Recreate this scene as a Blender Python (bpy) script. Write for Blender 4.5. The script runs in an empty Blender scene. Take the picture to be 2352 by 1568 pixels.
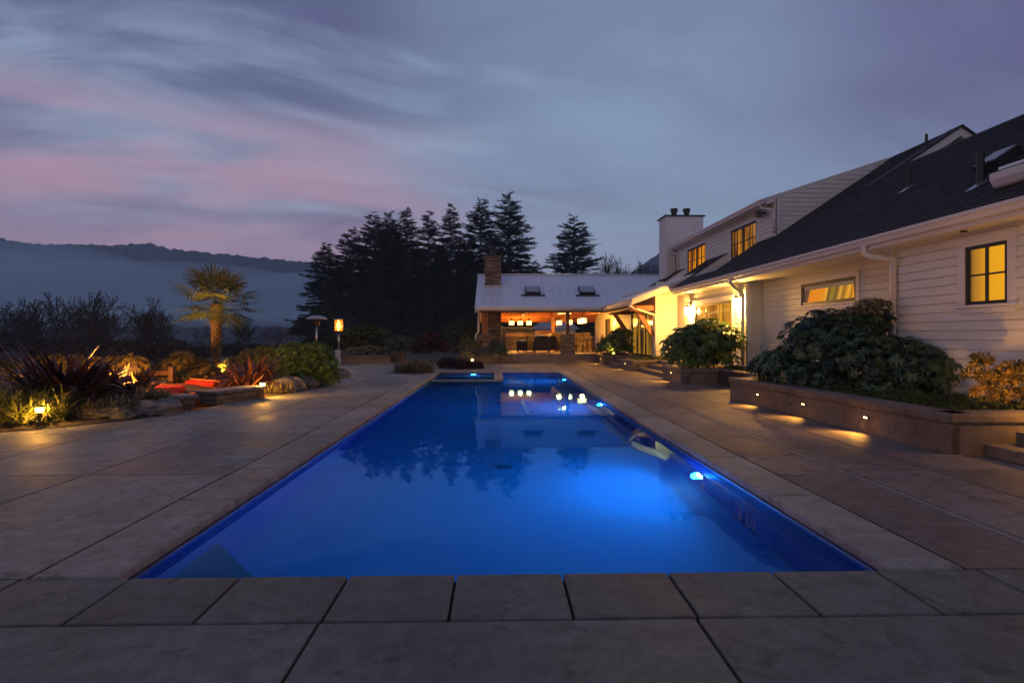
import bpy, math, random
import numpy as np
from mathutils import Vector, Matrix
random.seed(7)
RNG = np.random.default_rng(11)
scene = bpy.context.scene
COL = scene.collection
PI = math.pi
# ------------------------------------------------------------------ camera model (metres; pool axis = +Y, deck = z 0)
F_PX, U0, V0, H = 1330.0, 1176.0, 769.5, 1.45
TH = math.atan(34 / 1330.0)
ST, CT = math.sin(TH), math.cos(TH)
def W(u, v, c):
    r = (u - U0) / F_PX * c
    return Vector((r * CT + c * ST, c * CT - r * ST, H - (v - V0) / F_PX * c))
def G(u, v, z=0.0):
    return W(u, v, F_PX * (H - z) / (v - V0))
def YX(u, X):
    c = F_PX * X / ((u - 1142.1) * CT)
    return (c - X * ST) / CT
# ------------------------------------------------------------------ tagging
def tag(o, label=None, cat=None, group=None, kind=None):
    if label: o['label'] = label
    if cat: o['category'] = cat
    if group: o['group'] = group
    if kind: o['kind'] = kind
    return o
def thing(name, label, cat, loc=(0, 0, 0), rz=0.0, group=None):
    o = bpy.data.objects.new(name, None)
    COL.objects.link(o)
    o.empty_display_size = 0.2
    o.location = loc
    o.rotation_euler = (0, 0, rz)
    return tag(o, label, cat, group)
def copy_tree(o, parent=None):
    c = o.copy()
    COL.objects.link(c)
    c.parent = parent
    for ch in list(o.children):
        copy_tree(ch, c)
    return c
# ------------------------------------------------------------------ mesh builder
class MB:
    def __init__(self):
        self.v, self.f, self.m = [], [], []
        self.mi = 0
    def face(self, pts):
        b = len(self.v)
        self.v.extend([tuple(p) for p in pts])
        self.f.append(tuple(range(b, b + len(pts))))
        self.m.append(self.mi)
        return self
    def box(self, x0, x1, y0, y1, z0, z1):
        b = len(self.v)
        self.v += [(x0, y0, z0), (x1, y0, z0), (x1, y1, z0), (x0, y1, z0), (x0, y0, z1), (x1, y0, z1), (x1, y1, z1), (x0, y1, z1)]
        for q in ((0, 3, 2, 1), (4, 5, 6, 7), (0, 1, 5, 4), (1, 2, 6, 5), (2, 3, 7, 6), (3, 0, 4, 7)):
            self.f.append(tuple(b + i for i in q)); self.m.append(self.mi)
        return self
    def obox(self, c, ax, ay, az):
        c, ax, ay, az = Vector(c), Vector(ax), Vector(ay), Vector(az)
        b = len(self.v)
        for sz in (-1, 1):
            for sx, sy in ((-1, -1), (1, -1), (1, 1), (-1, 1)):
                self.v.append(tuple(c + ax * sx + ay * sy + az * sz))
        for q in ((0, 3, 2, 1), (4, 5, 6, 7), (0, 1, 5, 4), (1, 2, 6, 5), (2, 3, 7, 6), (3, 0, 4, 7)):
            self.f.append(tuple(b + i for i in q)); self.m.append(self.mi)
        return self
    def prism(self, poly, ext):
        """poly: list of 3-D points (planar, ordered), ext: extrusion vector"""
        ext = Vector(ext); n = len(poly); b = len(self.v)
        self.v += [tuple(Vector(p)) for p in poly] + [tuple(Vector(p) + ext) for p in poly]
        self.f.append(tuple(b + i for i in reversed(range(n)))); self.m.append(self.mi)
        self.f.append(tuple(b + n + i for i in range(n))); self.m.append(self.mi)
        for i in range(n):
            j = (i + 1) % n
            self.f.append((b + i, b + j, b + n + j, b + n + i)); self.m.append(self.mi)
        return self
    def tube(self, pts, rad, n=8, cap=True):
        pts = [Vector(p) for p in pts]
        if not hasattr(rad, '__len__'): rad = [rad] * len(pts)
        b = len(self.v); k = len(pts)
        t0 = (pts[1] - pts[0]).normalized()
        up = Vector((0, 0, 1)) if abs(t0.z) < .9 else Vector((1, 0, 0))
        a = t0.cross(up).normalized()
        for i, p in enumerate(pts):
            t = (pts[min(i + 1, k - 1)] - pts[max(i - 1, 0)]).normalized()
            a = (a - t * a.dot(t))
            a = a.normalized() if a.length > 1e-6 else t.orthogonal().normalized()
            c = t.cross(a)
            for j in range(n):
                an = 2 * PI * j / n
                self.v.append(tuple(p + (a * math.cos(an) + c * math.sin(an)) * rad[i]))
        for i in range(k - 1):
            for j in range(n):
                j2 = (j + 1) % n
                self.f.append((b + i * n + j, b + i * n + j2, b + (i + 1) * n + j2, b + (i + 1) * n + j)); self.m.append(self.mi)
        if cap:
            self.f.append(tuple(b + j for j in reversed(range(n)))); self.m.append(self.mi)
            self.f.append(tuple(b + (k - 1) * n + j for j in range(n))); self.m.append(self.mi)
        return self
    def lathe(self, prof, c=(0, 0, 0), n=20):
        b = len(self.v); k = len(prof)
        for r, z in prof:
            for j in range(n):
                an = 2 * PI * j / n
                self.v.append((c[0] + r * math.cos(an), c[1] + r * math.sin(an), c[2] + z))
        for i in range(k - 1):
            for j in range(n):
                j2 = (j + 1) % n
                self.f.append((b + i * n + j, b + i * n + j2, b + (i + 1) * n + j2, b + (i + 1) * n + j)); self.m.append(self.mi)
        self.f.append(tuple(b + j for j in reversed(range(n)))); self.m.append(self.mi)
        self.f.append(tuple(b + (k - 1) * n + j for j in range(n))); self.m.append(self.mi)
        return self
    def add(self, V, Fc):
        b = len(self.v)
        self.v += [tuple(p) for p in V]
        for q in Fc:
            self.f.append(tuple(b + int(i) for i in q)); self.m.append(self.mi)
        return self
    def build(self, name, mat, parent=None, smooth=False, bevel=0.0, seg=2, loc=None):
        me = bpy.data.meshes.new(name)
        me.from_pydata(self.v, [], self.f)
        mats = mat if isinstance(mat, (list, tuple)) else [mat]
        for mm in mats: me.materials.append(mm)
        if len(mats) > 1: me.polygons.foreach_set('material_index', self.m)
        if smooth: me.polygons.foreach_set('use_smooth', [True] * len(self.f))
        me.update()
        o = bpy.data.objects.new(name, me)
        COL.objects.link(o)
        if parent is not None: o.parent = parent
        if loc is not None: o.location = loc
        if bevel:
            md = o.modifiers.new('bevel', 'BEVEL'); md.width = bevel; md.segments = seg; md.limit_method = 'ANGLE'
        return o
def np_mesh(name, V, Fc, mat, parent=None, smooth=False):
    """V (n,3) array, Fc (m,k) int array"""
    me = bpy.data.meshes.new(name)
    V = np.asarray(V, dtype=np.float32); Fc = np.asarray(Fc, dtype=np.int32)
    k = Fc.shape[1]; m = len(Fc)
    me.vertices.add(len(V)); me.vertices.foreach_set('co', V.ravel())
    me.loops.add(m * k); me.loops.foreach_set('vertex_index', Fc.ravel())
    me.polygons.add(m); me.polygons.foreach_set('loop_start', np.arange(0, m * k, k, dtype=np.int32))
    try: me.polygons.foreach_set('loop_total', np.full(m, k, dtype=np.int32))
    except Exception: pass
    if smooth: me.polygons.foreach_set('use_smooth', np.ones(m, dtype=bool))
    me.materials.append(mat)
    me.update(calc_edges=True); me.validate()
    o = bpy.data.objects.new(name, me); COL.objects.link(o)
    if parent is not None: o.parent = parent
    return o
def inst(T, TF, P, M, S):
    """copies of template T (k,3)/TF faces at P (n,3), frames M (n,3,3) columns, scale S (n,) or (n,3)"""
    S = np.asarray(S, float)
    if S.ndim == 1: S = np.repeat(S[:, None], 3, 1)
    X = T[None] * S[:, None, :]
    V = np.einsum('nij,nkj->nki', M, X) + P[:, None, :]
    n, k = V.shape[:2]
    Fc = (np.asarray(TF)[None] + (np.arange(n) * k)[:, None, None]).reshape(-1, len(TF[0]))
    return V.reshape(-1, 3), Fc
def frames(N, T):
    """z axis = N, x axis near T"""
    N = N / (np.linalg.norm(N, axis=1, keepdims=True) + 1e-9)
    T = T - N * (T * N).sum(1, keepdims=True)
    T = T / (np.linalg.norm(T, axis=1, keepdims=True) + 1e-9)
    B = np.cross(N, T)
    return np.stack([T, B, N], axis=2)
def join(parts):
    Vs, Fs, b = [], [], 0
    for V, Fc in parts:
        Vs.append(V); Fs.append(np.asarray(Fc) + b); b += len(V)
    return np.concatenate(Vs), np.concatenate(Fs)
def rnd_dir(n):
    d = RNG.normal(size=(n, 3))
    return d / np.linalg.norm(d, axis=1, keepdims=True)
# ------------------------------------------------------------------ materials
class NT:
    def __init__(self, nt): self.nt = nt
    def n(self, t, **k):
        nd = self.nt.nodes.new(t)
        for a, b in k.items():
            if a.startswith('i_'):
                key = a[2:]
                nd.inputs[int(key) if key.isdigit() else key.replace('_', ' ')].default_value = b
            else: setattr(nd, a, b)
        return nd
    def l(self, a, b): self.nt.links.new(a, b)
    def math(self, op, a, b=None, c=None, clamp=False):
        nd = self.n('ShaderNodeMath', operation=op, use_clamp=clamp)
        for i, x in enumerate((a, b, c)):
            if x is None: continue
            if isinstance(x, (int, float)): nd.inputs[i].default_value = x
            else: self.l(x, nd.inputs[i])
        return nd.outputs[0]
    def mix(self, fac, a, b, blend='MIX'):
        nd = self.n('ShaderNodeMix', data_type='RGBA', blend_type=blend)
        for i, x in ((0, fac), (6, a), (7, b)):
            if isinstance(x, (int, float)): nd.inputs[i].default_value = x
            elif isinstance(x, (tuple, list)): nd.inputs[i].default_value = tuple(x) + ((1,) if len(x) == 3 else ())
            else: self.l(x, nd.inputs[i])
        return nd.outputs[2]
    def ramp(self, fac, stops, interp='LINEAR'):
        nd = self.n('ShaderNodeValToRGB')
        cr = nd.color_ramp; cr.interpolation = interp
        while len(cr.elements) < len(stops): cr.elements.new(0.5)
        for e, (p, c) in zip(cr.elements, stops):
            e.position = p
            e.color = (c, c, c, 1) if isinstance(c, (int, float)) else tuple(c) + (1,)
        self.l(fac, nd.inputs[0])
        return nd.outputs[0]
    def noise(self, vec, scale, detail=4, rough=.55, dist=0.0):
        nd = self.n('ShaderNodeTexNoise')
        nd.inputs['Scale'].default_value = scale; nd.inputs['Detail'].default_value = detail
        nd.inputs['Roughness'].default_value = rough; nd.inputs['Distortion'].default_value = dist
        if vec is not None: self.l(vec, nd.inputs['Vector'])
        return nd.outputs['Fac']
    def bump(self, h, strength=.3, dist=.01, normal=None):
        nd = self.n('ShaderNodeBump'); nd.inputs['Strength'].default_value = strength; nd.inputs['Distance'].default_value = dist
        self.l(h, nd.inputs['Height'])
        if normal is not None: self.l(normal, nd.inputs['Normal'])
        return nd.outputs[0]
def new_mat(name):
    m = bpy.data.materials.new(name); m.use_nodes = True
    nt = m.node_tree
    for nd in list(nt.nodes): nt.nodes.remove(nd)
    t = NT(nt)
    out = t.n('ShaderNodeOutputMaterial')
    b = t.n('ShaderNodeBsdfPrincipled')
    t.l(b.outputs[0], out.inputs['Surface'])
    return m, t, b, out
def coords(t, kind='Object'):
    return t.n('ShaderNodeTexCoord').outputs[kind]
def wcoords(t):
    return t.n('ShaderNodeNewGeometry').outputs['Position']
def simple(name, c1, c2=None, scale=3.0, rough=.6, metal=0.0, bump=0.0, bscale=40.0, spec=.5, island=0.0, aniso=None, detail=5, world=True):
    m, t, b, out = new_mat(name)
    vec = wcoords(t) if world else coords(t)
    if aniso:
        mp = t.n('ShaderNodeMapping'); mp.inputs['Scale'].default_value = aniso; t.l(vec, mp.inputs['Vector']); vec = mp.outputs[0]
    c2 = c2 or tuple(min(1, x * 1.25) for x in c1)
    n = t.noise(vec, scale, detail, .6)
    r = t.ramp(n, [(.3, c1), (.7, c2)])
    if island:
        g = t.n('ShaderNodeNewGeometry').outputs['Random Per Island']
        k = t.math('MULTIPLY_ADD', g, 2 * island, 1 - island)
        mm = t.n('ShaderNodeVectorMath', operation='SCALE'); t.l(r, mm.inputs[0]); t.l(k, mm.inputs['Scale']); r = mm.outputs[0]
    t.l(r, b.inputs['Base Color'])
    b.inputs['Roughness'].default_value = rough; b.inputs['Metallic'].default_value = metal
    b.inputs['Specular IOR Level'].default_value = spec
    if bump:
        h = t.noise(vec, bscale, 6, .65)
        t.l(t.bump(h, bump, .02), b.inputs['Normal'])
    return m
def glow(name, col, strength):
    """frosted lamp glass: glows and lets the lamp inside shine out"""
    m, t, b, out = new_mat(name)
    e = t.n('ShaderNodeEmission'); e.inputs[0].default_value = tuple(col) + (1,); e.inputs[1].default_value = strength
    tr = t.n('ShaderNodeBsdfTransparent'); tr.inputs[0].default_value = (.9, .9, .9, 1)
    a = t.n('ShaderNodeAddShader'); t.l(e.outputs[0], a.inputs[0]); t.l(tr.outputs[0], a.inputs[1]); t.l(a.outputs[0], out.inputs['Surface'])
    return m
def emis(name, col, strength, base=(.8, .7, .5)):
    m, t, b, out = new_mat(name)
    b.inputs['Base Color'].default_value = tuple(base) + (1,)
    b.inputs['Emission Color'].default_value = tuple(col) + (1,)
    b.inputs['Emission Strength'].default_value = strength
    return m
def leafmat(name, c1, c2, rough=.45, island=.45, trans=.25, scale=2.5, spec=.4, c3=None):
    m, t, b, out = new_mat(name)
    n = t.noise(wcoords(t), scale, 3)
    g = t.n('ShaderNodeNewGeometry').outputs['Random Per Island']
    r = t.ramp(t.math('MULTIPLY_ADD', g, .6, t.math('MULTIPLY', n, .5)), [(.25, c1), (.75, c2)] if c3 is None else [(.2, c1), (.6, c2), (.9, c3)])
    k = t.math('MULTIPLY_ADD', g, 2 * island, 1 - island)
    mm = t.n('ShaderNodeVectorMath', operation='SCALE'); t.l(r, mm.inputs[0]); t.l(k, mm.inputs['Scale'])
    t.l(mm.outputs[0], b.inputs['Base Color'])
    b.inputs['Roughness'].default_value = rough; b.inputs['Specular IOR Level'].default_value = spec
    tr = t.n('ShaderNodeBsdfTranslucent'); t.l(mm.outputs[0], tr.inputs['Color'])
    mx = t.n('ShaderNodeMixShader'); mx.inputs[0].default_value = trans
    t.l(b.outputs[0], mx.inputs[1]); t.l(tr.outputs[0], mx.inputs[2]); t.l(mx.outputs[0], out.inputs['Surface'])
    return m
def concrete(name, c1, c2, stain, rough=.68, stain_amt=.6, warm=None):
    m, t, b, out = new_mat(name)
    p = wcoords(t)
    n1 = t.noise(p, .9, 7, .66, .5); n2 = t.noise(p, 7, 7, .72, .3); n3 = t.noise(p, 95, 3, .65)
    c = t.ramp(t.math('MULTIPLY_ADD', n2, .5, t.math('MULTIPLY', n1, .5)), [(.42, c1), (.58, c2)])
    s = t.ramp(t.noise(p, .42, 9, .72, 1.1), [(.46, 0.0), (.66, 1.0)])
    c = t.mix(t.math('MULTIPLY', s, stain_amt), c, stain)
    blot = t.ramp(t.noise(p, 2.3, 7, .7, 1.6), [(.54, 0.0), (.70, .8)])
    c = t.mix(blot, c, tuple(x * .42 for x in c1))
    pale = t.ramp(t.noise(p, 1.5, 8, .75, 2.0), [(.58, 0.0), (.72, .45)])
    c = t.mix(pale, c, tuple(min(1, x * 1.25) for x in c2))
    sp = t.ramp(n3, [(.3, .76), (.7, 1.2)])
    c = t.mix(1.0, c, sp, 'MULTIPLY')
    # a few fine cracks
    vo = t.n('ShaderNodeTexVoronoi'); vo.feature = 'DISTANCE_TO_EDGE'; vo.inputs['Scale'].default_value = .42
    mv = t.n('ShaderNodeMix', data_type='VECTOR'); mv.inputs[0].default_value = .10
    nz = t.n('ShaderNodeTexNoise'); nz.inputs['Scale'].default_value = 3.5; nz.inputs['Detail'].default_value = 6; t.l(p, nz.inputs['Vector'])
    t.l(p, mv.inputs[4]); t.l(nz.outputs['Color'], mv.inputs[5]); t.l(mv.outputs[1], vo.inputs['Vector'])
    crack = t.math('MULTIPLY', t.math('LESS_THAN', vo.outputs['Distance'], .0035), t.math('GREATER_THAN', t.noise(p, .7, 2), .60))
    c = t.mix(t.math('MULTIPLY', crack, .75), c, (.02, .018, .015))
    g = t.n('ShaderNodeNewGeometry').outputs['Random Per Island']
    k = t.math('MULTIPLY_ADD', g, .36, .82)
    mm = t.n('ShaderNodeVectorMath', operation='SCALE'); t.l(c, mm.inputs[0]); t.l(k, mm.inputs['Scale'])
    t.l(mm.outputs[0], b.inputs['Base Color'])
    t.l(t.ramp(n1, [(.3, rough - .14), (.7, rough + .14)]), b.inputs['Roughness']); b.inputs['Specular IOR Level'].default_value = .35
    b1 = t.bump(n3, .5, .005); b2 = t.bump(n2, .4, .012, b1)
    t.l(b2, b.inputs['Normal'])
    return m
M = {}
M['deck'] = concrete('deck_concrete', (.195, .202, .165), (.335, .343, .285), (.14, .135, .105))
M['deck_warm_lit'] = concrete('deck_concrete_warm_lit', (.17, .138, .110), (.28, .235, .195), (.12, .085, .06), stain_amt=.8)  # warm lamp light on the right-hand deck is put into this brown colour
M['coping'] = concrete('coping_stone', (.245, .237, .188), (.39, .378, .30), (.185, .168, .125), stain_amt=.45)
M['front'] = concrete('front_paver', (.128, .134, .108), (.215, .224, .182), (.088, .089, .068), stain_amt=.6)
M['planter'] = concrete('planter_concrete', (.17, .135, .105), (.25, .205, .165), (.10, .072, .054), stain_amt=.7)
M['joint'] = simple('joint_sand', (.03, .028, .022), (.05, .045, .035), 20, .95)
M['white'] = simple('white_paint', (.68, .67, .63), (.75, .74, .70), 2.0, .5, bump=.06, bscale=30)
M['siding'] = simple('white_siding', (.68, .675, .60), (.77, .765, .685), 1.6, .55, bump=.10, bscale=24, aniso=(1, .25, 2), island=.03)
M['black'] = simple('black_metal', (.012, .012, .013), (.02, .02, .02), 8, .4)
M['bronze'] = simple('dark_bronze', (.03, .022, .016), (.045, .034, .025), 8, .4, .6)
M['wood'] = simple('fir_timber', (.32, .105, .028), (.44, .165, .045), 2.5, .45, bump=.15, bscale=18, aniso=(1, .25, 1), island=.15)
M['ceil'] = simple('fir_ceiling_boards', (.38, .125, .03), (.52, .19, .05), 4, .45, aniso=(6, .3, 6), bump=.1)
M['darkwood'] = simple('dark_stained_timber', (.05, .025, .014), (.09, .045, .022), 4, .5, aniso=(1, 1, .2))
M['steel'] = simple('stainless_steel', (.55, .54, .52), (.65, .64, .62), 5, .28, 1.0)
M['soil'] = simple('garden_soil', (.022, .016, .011), (.055, .04, .026), 9, .95, bump=.8, bscale=25)
M['rock'] = simple('garden_rock', (.13, .115, .095), (.30, .27, .23), 6, .85, bump=.9, bscale=9)
M['rockdark'] = simple('mossy_rock', (.07, .065, .045), (.17, .155, .12), 9, .9, bump=.9, bscale=12)
M['red'] = simple('red_cushion', (.28, .010, .008), (.36, .016, .012), 5, .75, bump=.2, bscale=120)
M['flag'] = simple('bluestone_cap', (.10, .11, .125), (.19, .20, .215), 5, .7, bump=.3, bscale=20)
M['terracotta'] = simple('brown_glazed_pot', (.06, .04, .03), (.10, .065, .045), 6, .4)
M['char'] = simple('dark_wicker', (.018, .013, .010), (.035, .026, .02), 60, .7, bump=.5, bscale=120)
M['bark'] = simple('bark', (.035, .026, .02), (.085, .066, .05), 14, .95, bump=.9, bscale=30, aniso=(1, 1, .3))
M['twig'] = simple('twig_bark', (.020, .018, .016), (.042, .037, .032), 5, .95)
M['palmtrunk'] = simple('palm_fibre', (.10, .055, .025), (.24, .14, .06), 18, .95, bump=1.0, bscale=35, aniso=(1, 1, .6))
M['distwood'] = simple('hill_forest', (.012, .018, .02), (.03, .038, .036), .02, 1.0, bump=0)
M['field'] = simple('meadow_ground', (.018, .026, .014), (.045, .055, .026), .35, 1.0, bump=.4, bscale=3)
M['barnroof'] = simple('grey_barn_roof', (.30, .31, .33), (.36, .37, .39), 2, .5)
M['glassdark'] = simple('dark_window_glass', (.02, .022, .028), (.03, .032, .04), 2, .05)
M['zinc'] = simple('lead_flashing', (.35, .37, .40), (.48, .50, .53), 4, .4, .4)
# standing seam metal
def metal_roof():
    m, t, b, out = new_mat('standing_seam_metal')
    n = t.noise(wcoords(t), .9, 4)
    t.l(t.ramp(n, [(.3, (.76, .82, .86)), (.7, (.86, .90, .93))]), b.inputs['Base Color'])
    b.inputs['Metallic'].default_value = .08; b.inputs['Roughness'].default_value = .36
    return m
M['metalroof'] = metal_roof()
def shingle():
    m, t, b, out = new_mat('asphalt_shingle')
    p = wcoords(t)
    s = t.n('ShaderNodeSeparateXYZ'); t.l(p, s.inputs[0])
    cb = t.n('ShaderNodeCombineXYZ'); t.l(s.outputs[1], cb.inputs[0]); t.l(t.math('MULTIPLY', s.outputs[2], 1.803), cb.inputs[1])
    br = t.n('ShaderNodeTexBrick'); t.l(cb.outputs[0], br.inputs['Vector'])
    br.inputs['Color1'].default_value = (.012, .013, .016, 1); br.inputs['Color2'].default_value = (.042, .044, .050, 1); br.inputs['Mortar'].default_value = (.008, .008, .01, 1)
    br.inputs['Scale'].default_value = 1.0; br.inputs['Brick Width'].default_value = .24; br.inputs['Row Height'].default_value = .15
    br.inputs['Mortar Size'].default_value = .008
    n = t.noise(p, 60, 3); c = t.mix(1.0, br.outputs['Color'], t.ramp(n, [(.3, .6), (.7, 1.5)]), 'MULTIPLY')
    t.l(c, b.inputs['Base Color']); b.inputs['Roughness'].default_value = .8
    t.l(t.bump(br.outputs['Fac'], -.4, .01, t.bump(n, .5, .006)), b.inputs['Normal'])
    return m
M['shingle'] = shingle()
def ledgestone(name, k=1.0, w=.34, h=.075):
    m, t, b, out = new_mat(name)
    p = wcoords(t)
    s = t.n('ShaderNodeSeparateXYZ'); t.l(p, s.inputs[0])
    cb = t.n('ShaderNodeCombineXYZ'); t.l(t.math('ADD', s.outputs[0], s.outputs[1]), cb.inputs[0])
    t.l(t.math('MULTIPLY_ADD', t.noise(p, 2.2, 2), .05, s.outputs[2]), cb.inputs[1])
    br = t.n('ShaderNodeTexBrick'); t.l(cb.outputs[0], br.inputs['Vector'])
    br.offset = .37; br.squash = 1.5; br.squash_frequency = 3
    br.inputs['Color1'].default_value = (.12 * k, .085 * k, .055 * k, 1); br.inputs['Color2'].default_value = (.36 * k, .28 * k, .20 * k, 1); br.inputs['Mortar'].default_value = (.02, .016, .012, 1)
    br.inputs['Scale'].default_value = 1.0; br.inputs['Brick Width'].default_value = w; br.inputs['Row Height'].default_value = h
    br.inputs['Mortar Size'].default_value = .008; br.inputs['Mortar Smooth'].default_value = .3; br.inputs['Bias'].default_value = -.1
    n = t.noise(p, 14, 5, .7); c = t.mix(1.0, br.outputs['Color'], t.ramp(n, [(.3, .6), (.7, 1.35)]), 'MULTIPLY')
    t.l(c, b.inputs['Base Color']); b.inputs['Roughness'].default_value = .85
    t.l(t.bump(br.outputs['Fac'], -.9, .03, t.bump(n, .6, .02)), b.inputs['Normal'])
    return m
M['stone'] = ledgestone('ledge_stone')
M['wallstone'] = ledgestone('garden_wall_stone', .75, .28, .11)
# window panes with a lit room behind
def lit(name, c_hi, c_lo, strength, axis=1, scale=3.0, rough=.08, blind=None):
    m, t, b, out = new_mat(name)
    p = wcoords(t)
    s = t.n('ShaderNodeSeparateXYZ'); t.l(p, s.inputs[0])
    cb = t.n('ShaderNodeCombineXYZ'); t.l(s.outputs[axis], cb.inputs[0]); t.l(t.math('MULTIPLY', s.outputs[2], .08), cb.inputs[1])
    n = t.noise(cb.outputs[0], scale, 3, .6)
    c = t.ramp(n, [(.42, c_lo), (.56, c_hi)])
    fold = t.n('ShaderNodeTexWave'); fold.inputs['Scale'].default_value = 4.5; fold.inputs['Distortion'].default_value = 2.5; t.l(cb.outputs[0], fold.inputs['Vector'])
    c = t.mix(1.0, c, t.ramp(fold.outputs['Fac'], [(.0, .55), (1.0, 1.1)]), 'MULTIPLY')
    b.inputs['Base Color'].default_value = (.05, .04, .03, 1); b.inputs['Roughness'].default_value = rough
    b.inputs['Specular IOR Level'].default_value = .3
    t.l(c, b.inputs['Emission Color']); b.inputs['Emission Strength'].default_value = strength
    return m
M['pane_amber'] = lit('lit_pane_amber', (1.0, .34, .004), (.22, .06, .003), .85, 1, 3.2)
M['pane_curtain'] = lit('lit_pane_curtain', (.95, .34, .01), (.03, .018, .012), .6, 1, 2.6)
M['pane_door'] = lit('lit_pane_door', (1.0, .46, .035), (.20, .08, .008), .75, 1, 2.0)
M['pane_slider'] = lit('lit_pane_slider', (.70, .32, .03), (.03, .016, .006), .55, 1, 2.0)
M['pane_art'] = None
M['glow_warm'] = glow('lamp_glass_warm', (1.0, .66, .26), 9)
M['glow_pend'] = glow('pendant_glass', (1.0, .47, .10), 3.6)
M['glow_step'] = emis('step_light_lens', (1.0, .66, .22), 7)
M['glow_boll'] = glow('bollard_lens', (1.0, .62, .16), 5)
M['glow_pool'] = emis('pool_light_lens', (1.0, .85, 1.0), 30, (.6, .8, 1))
M['glow_heat'] = emis('heater_flame', (1.0, .40, .06), 6)
M['glow_fire'] = glow('fire_flame', (1.0, .34, .03), 1.1)
M['glow_led'] = emis('blue_led', (.12, .22, 1.0), 4)
M['glow_far'] = emis('far_lamp', (1.0, .9, .7), 12)
M['glow_green'] = emis('green_led', (.25, 1.0, .15), 2)
# foliage
M['lf_fatsia'] = leafmat('fatsia_leaf', (.03, .07, .02), (.08, .15, .04), .32, .4, .18, 2.0, .5)
M['lf_fatsia_light'] = leafmat('fatsia_leaf_fresh', (.05, .10, .018), (.12, .20, .035), .35, .4, .25, 2.0, .5)
M['lf_dark'] = leafmat('dark_shrub_leaf', (.022, .052, .022), (.060, .11, .042), .32, .4, .12, 2.0, .55)
M['lf_green'] = leafmat('green_shrub_leaf', (.05, .11, .012), (.17, .26, .032), .5, .4, .3, 1.6)
M['lf_lime'] = leafmat('lime_shrub_leaf', (.07, .10, .018), (.20, .21, .045), .5, .4, .3, 1.6)
M['lf_gold'] = leafmat('golden_leaf', (.14, .10, .02), (.34, .24, .05), .5, .4, .3, 2.0)
M['lf_euph'] = leafmat('euphorbia_leaf', (.05, .06, .015), (.17, .14, .03), .6, .4, .3, 1.2)
M['lf_maroon'] = leafmat('maroon_leaf', (.022, .010, .010), (.065, .022, .02), .4, .4, .2, 3)
M['lf_phor'] = leafmat('dark_flax_blade', (.020, .010, .012), (.075, .034, .034), .38, .5, .15, 3, .5)
M['lf_phor_red'] = leafmat('bronze_flax_blade', (.07, .025, .014), (.20, .075, .035), .4, .45, .2, 3, .5)
M['lf_grass'] = leafmat('green_grass_blade', (.05, .075, .015), (.16, .17, .04), .55, .4, .3, 3)
M['lf_straw'] = leafmat('straw_grass_blade', (.11, .09, .045), (.30, .26, .14), .65, .4, .3, 3)
M['lf_cover'] = leafmat('ground_cover_leaf', (.025, .048, .012), (.075, .10, .022), .6, .4, .2, 3)
M['lf_palm'] = leafmat('palm_leaf', (.055, .075, .012), (.13, .135, .022), .5, .35, .25, 1.5)
M['lf_conifer'] = leafmat('conifer_needles', (.006, .012, .008), (.018, .030, .017), .8, .45, .05, .5, .15)
M['lf_back'] = leafmat('background_shrub_leaf', (.018, .034, .012), (.055, .075, .024), .6, .45, .2, 1.2)
M['lf_sage'] = leafmat('sage_grey_leaf', (.06, .08, .05), (.14, .17, .11), .6, .4, .2, 2)
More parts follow.
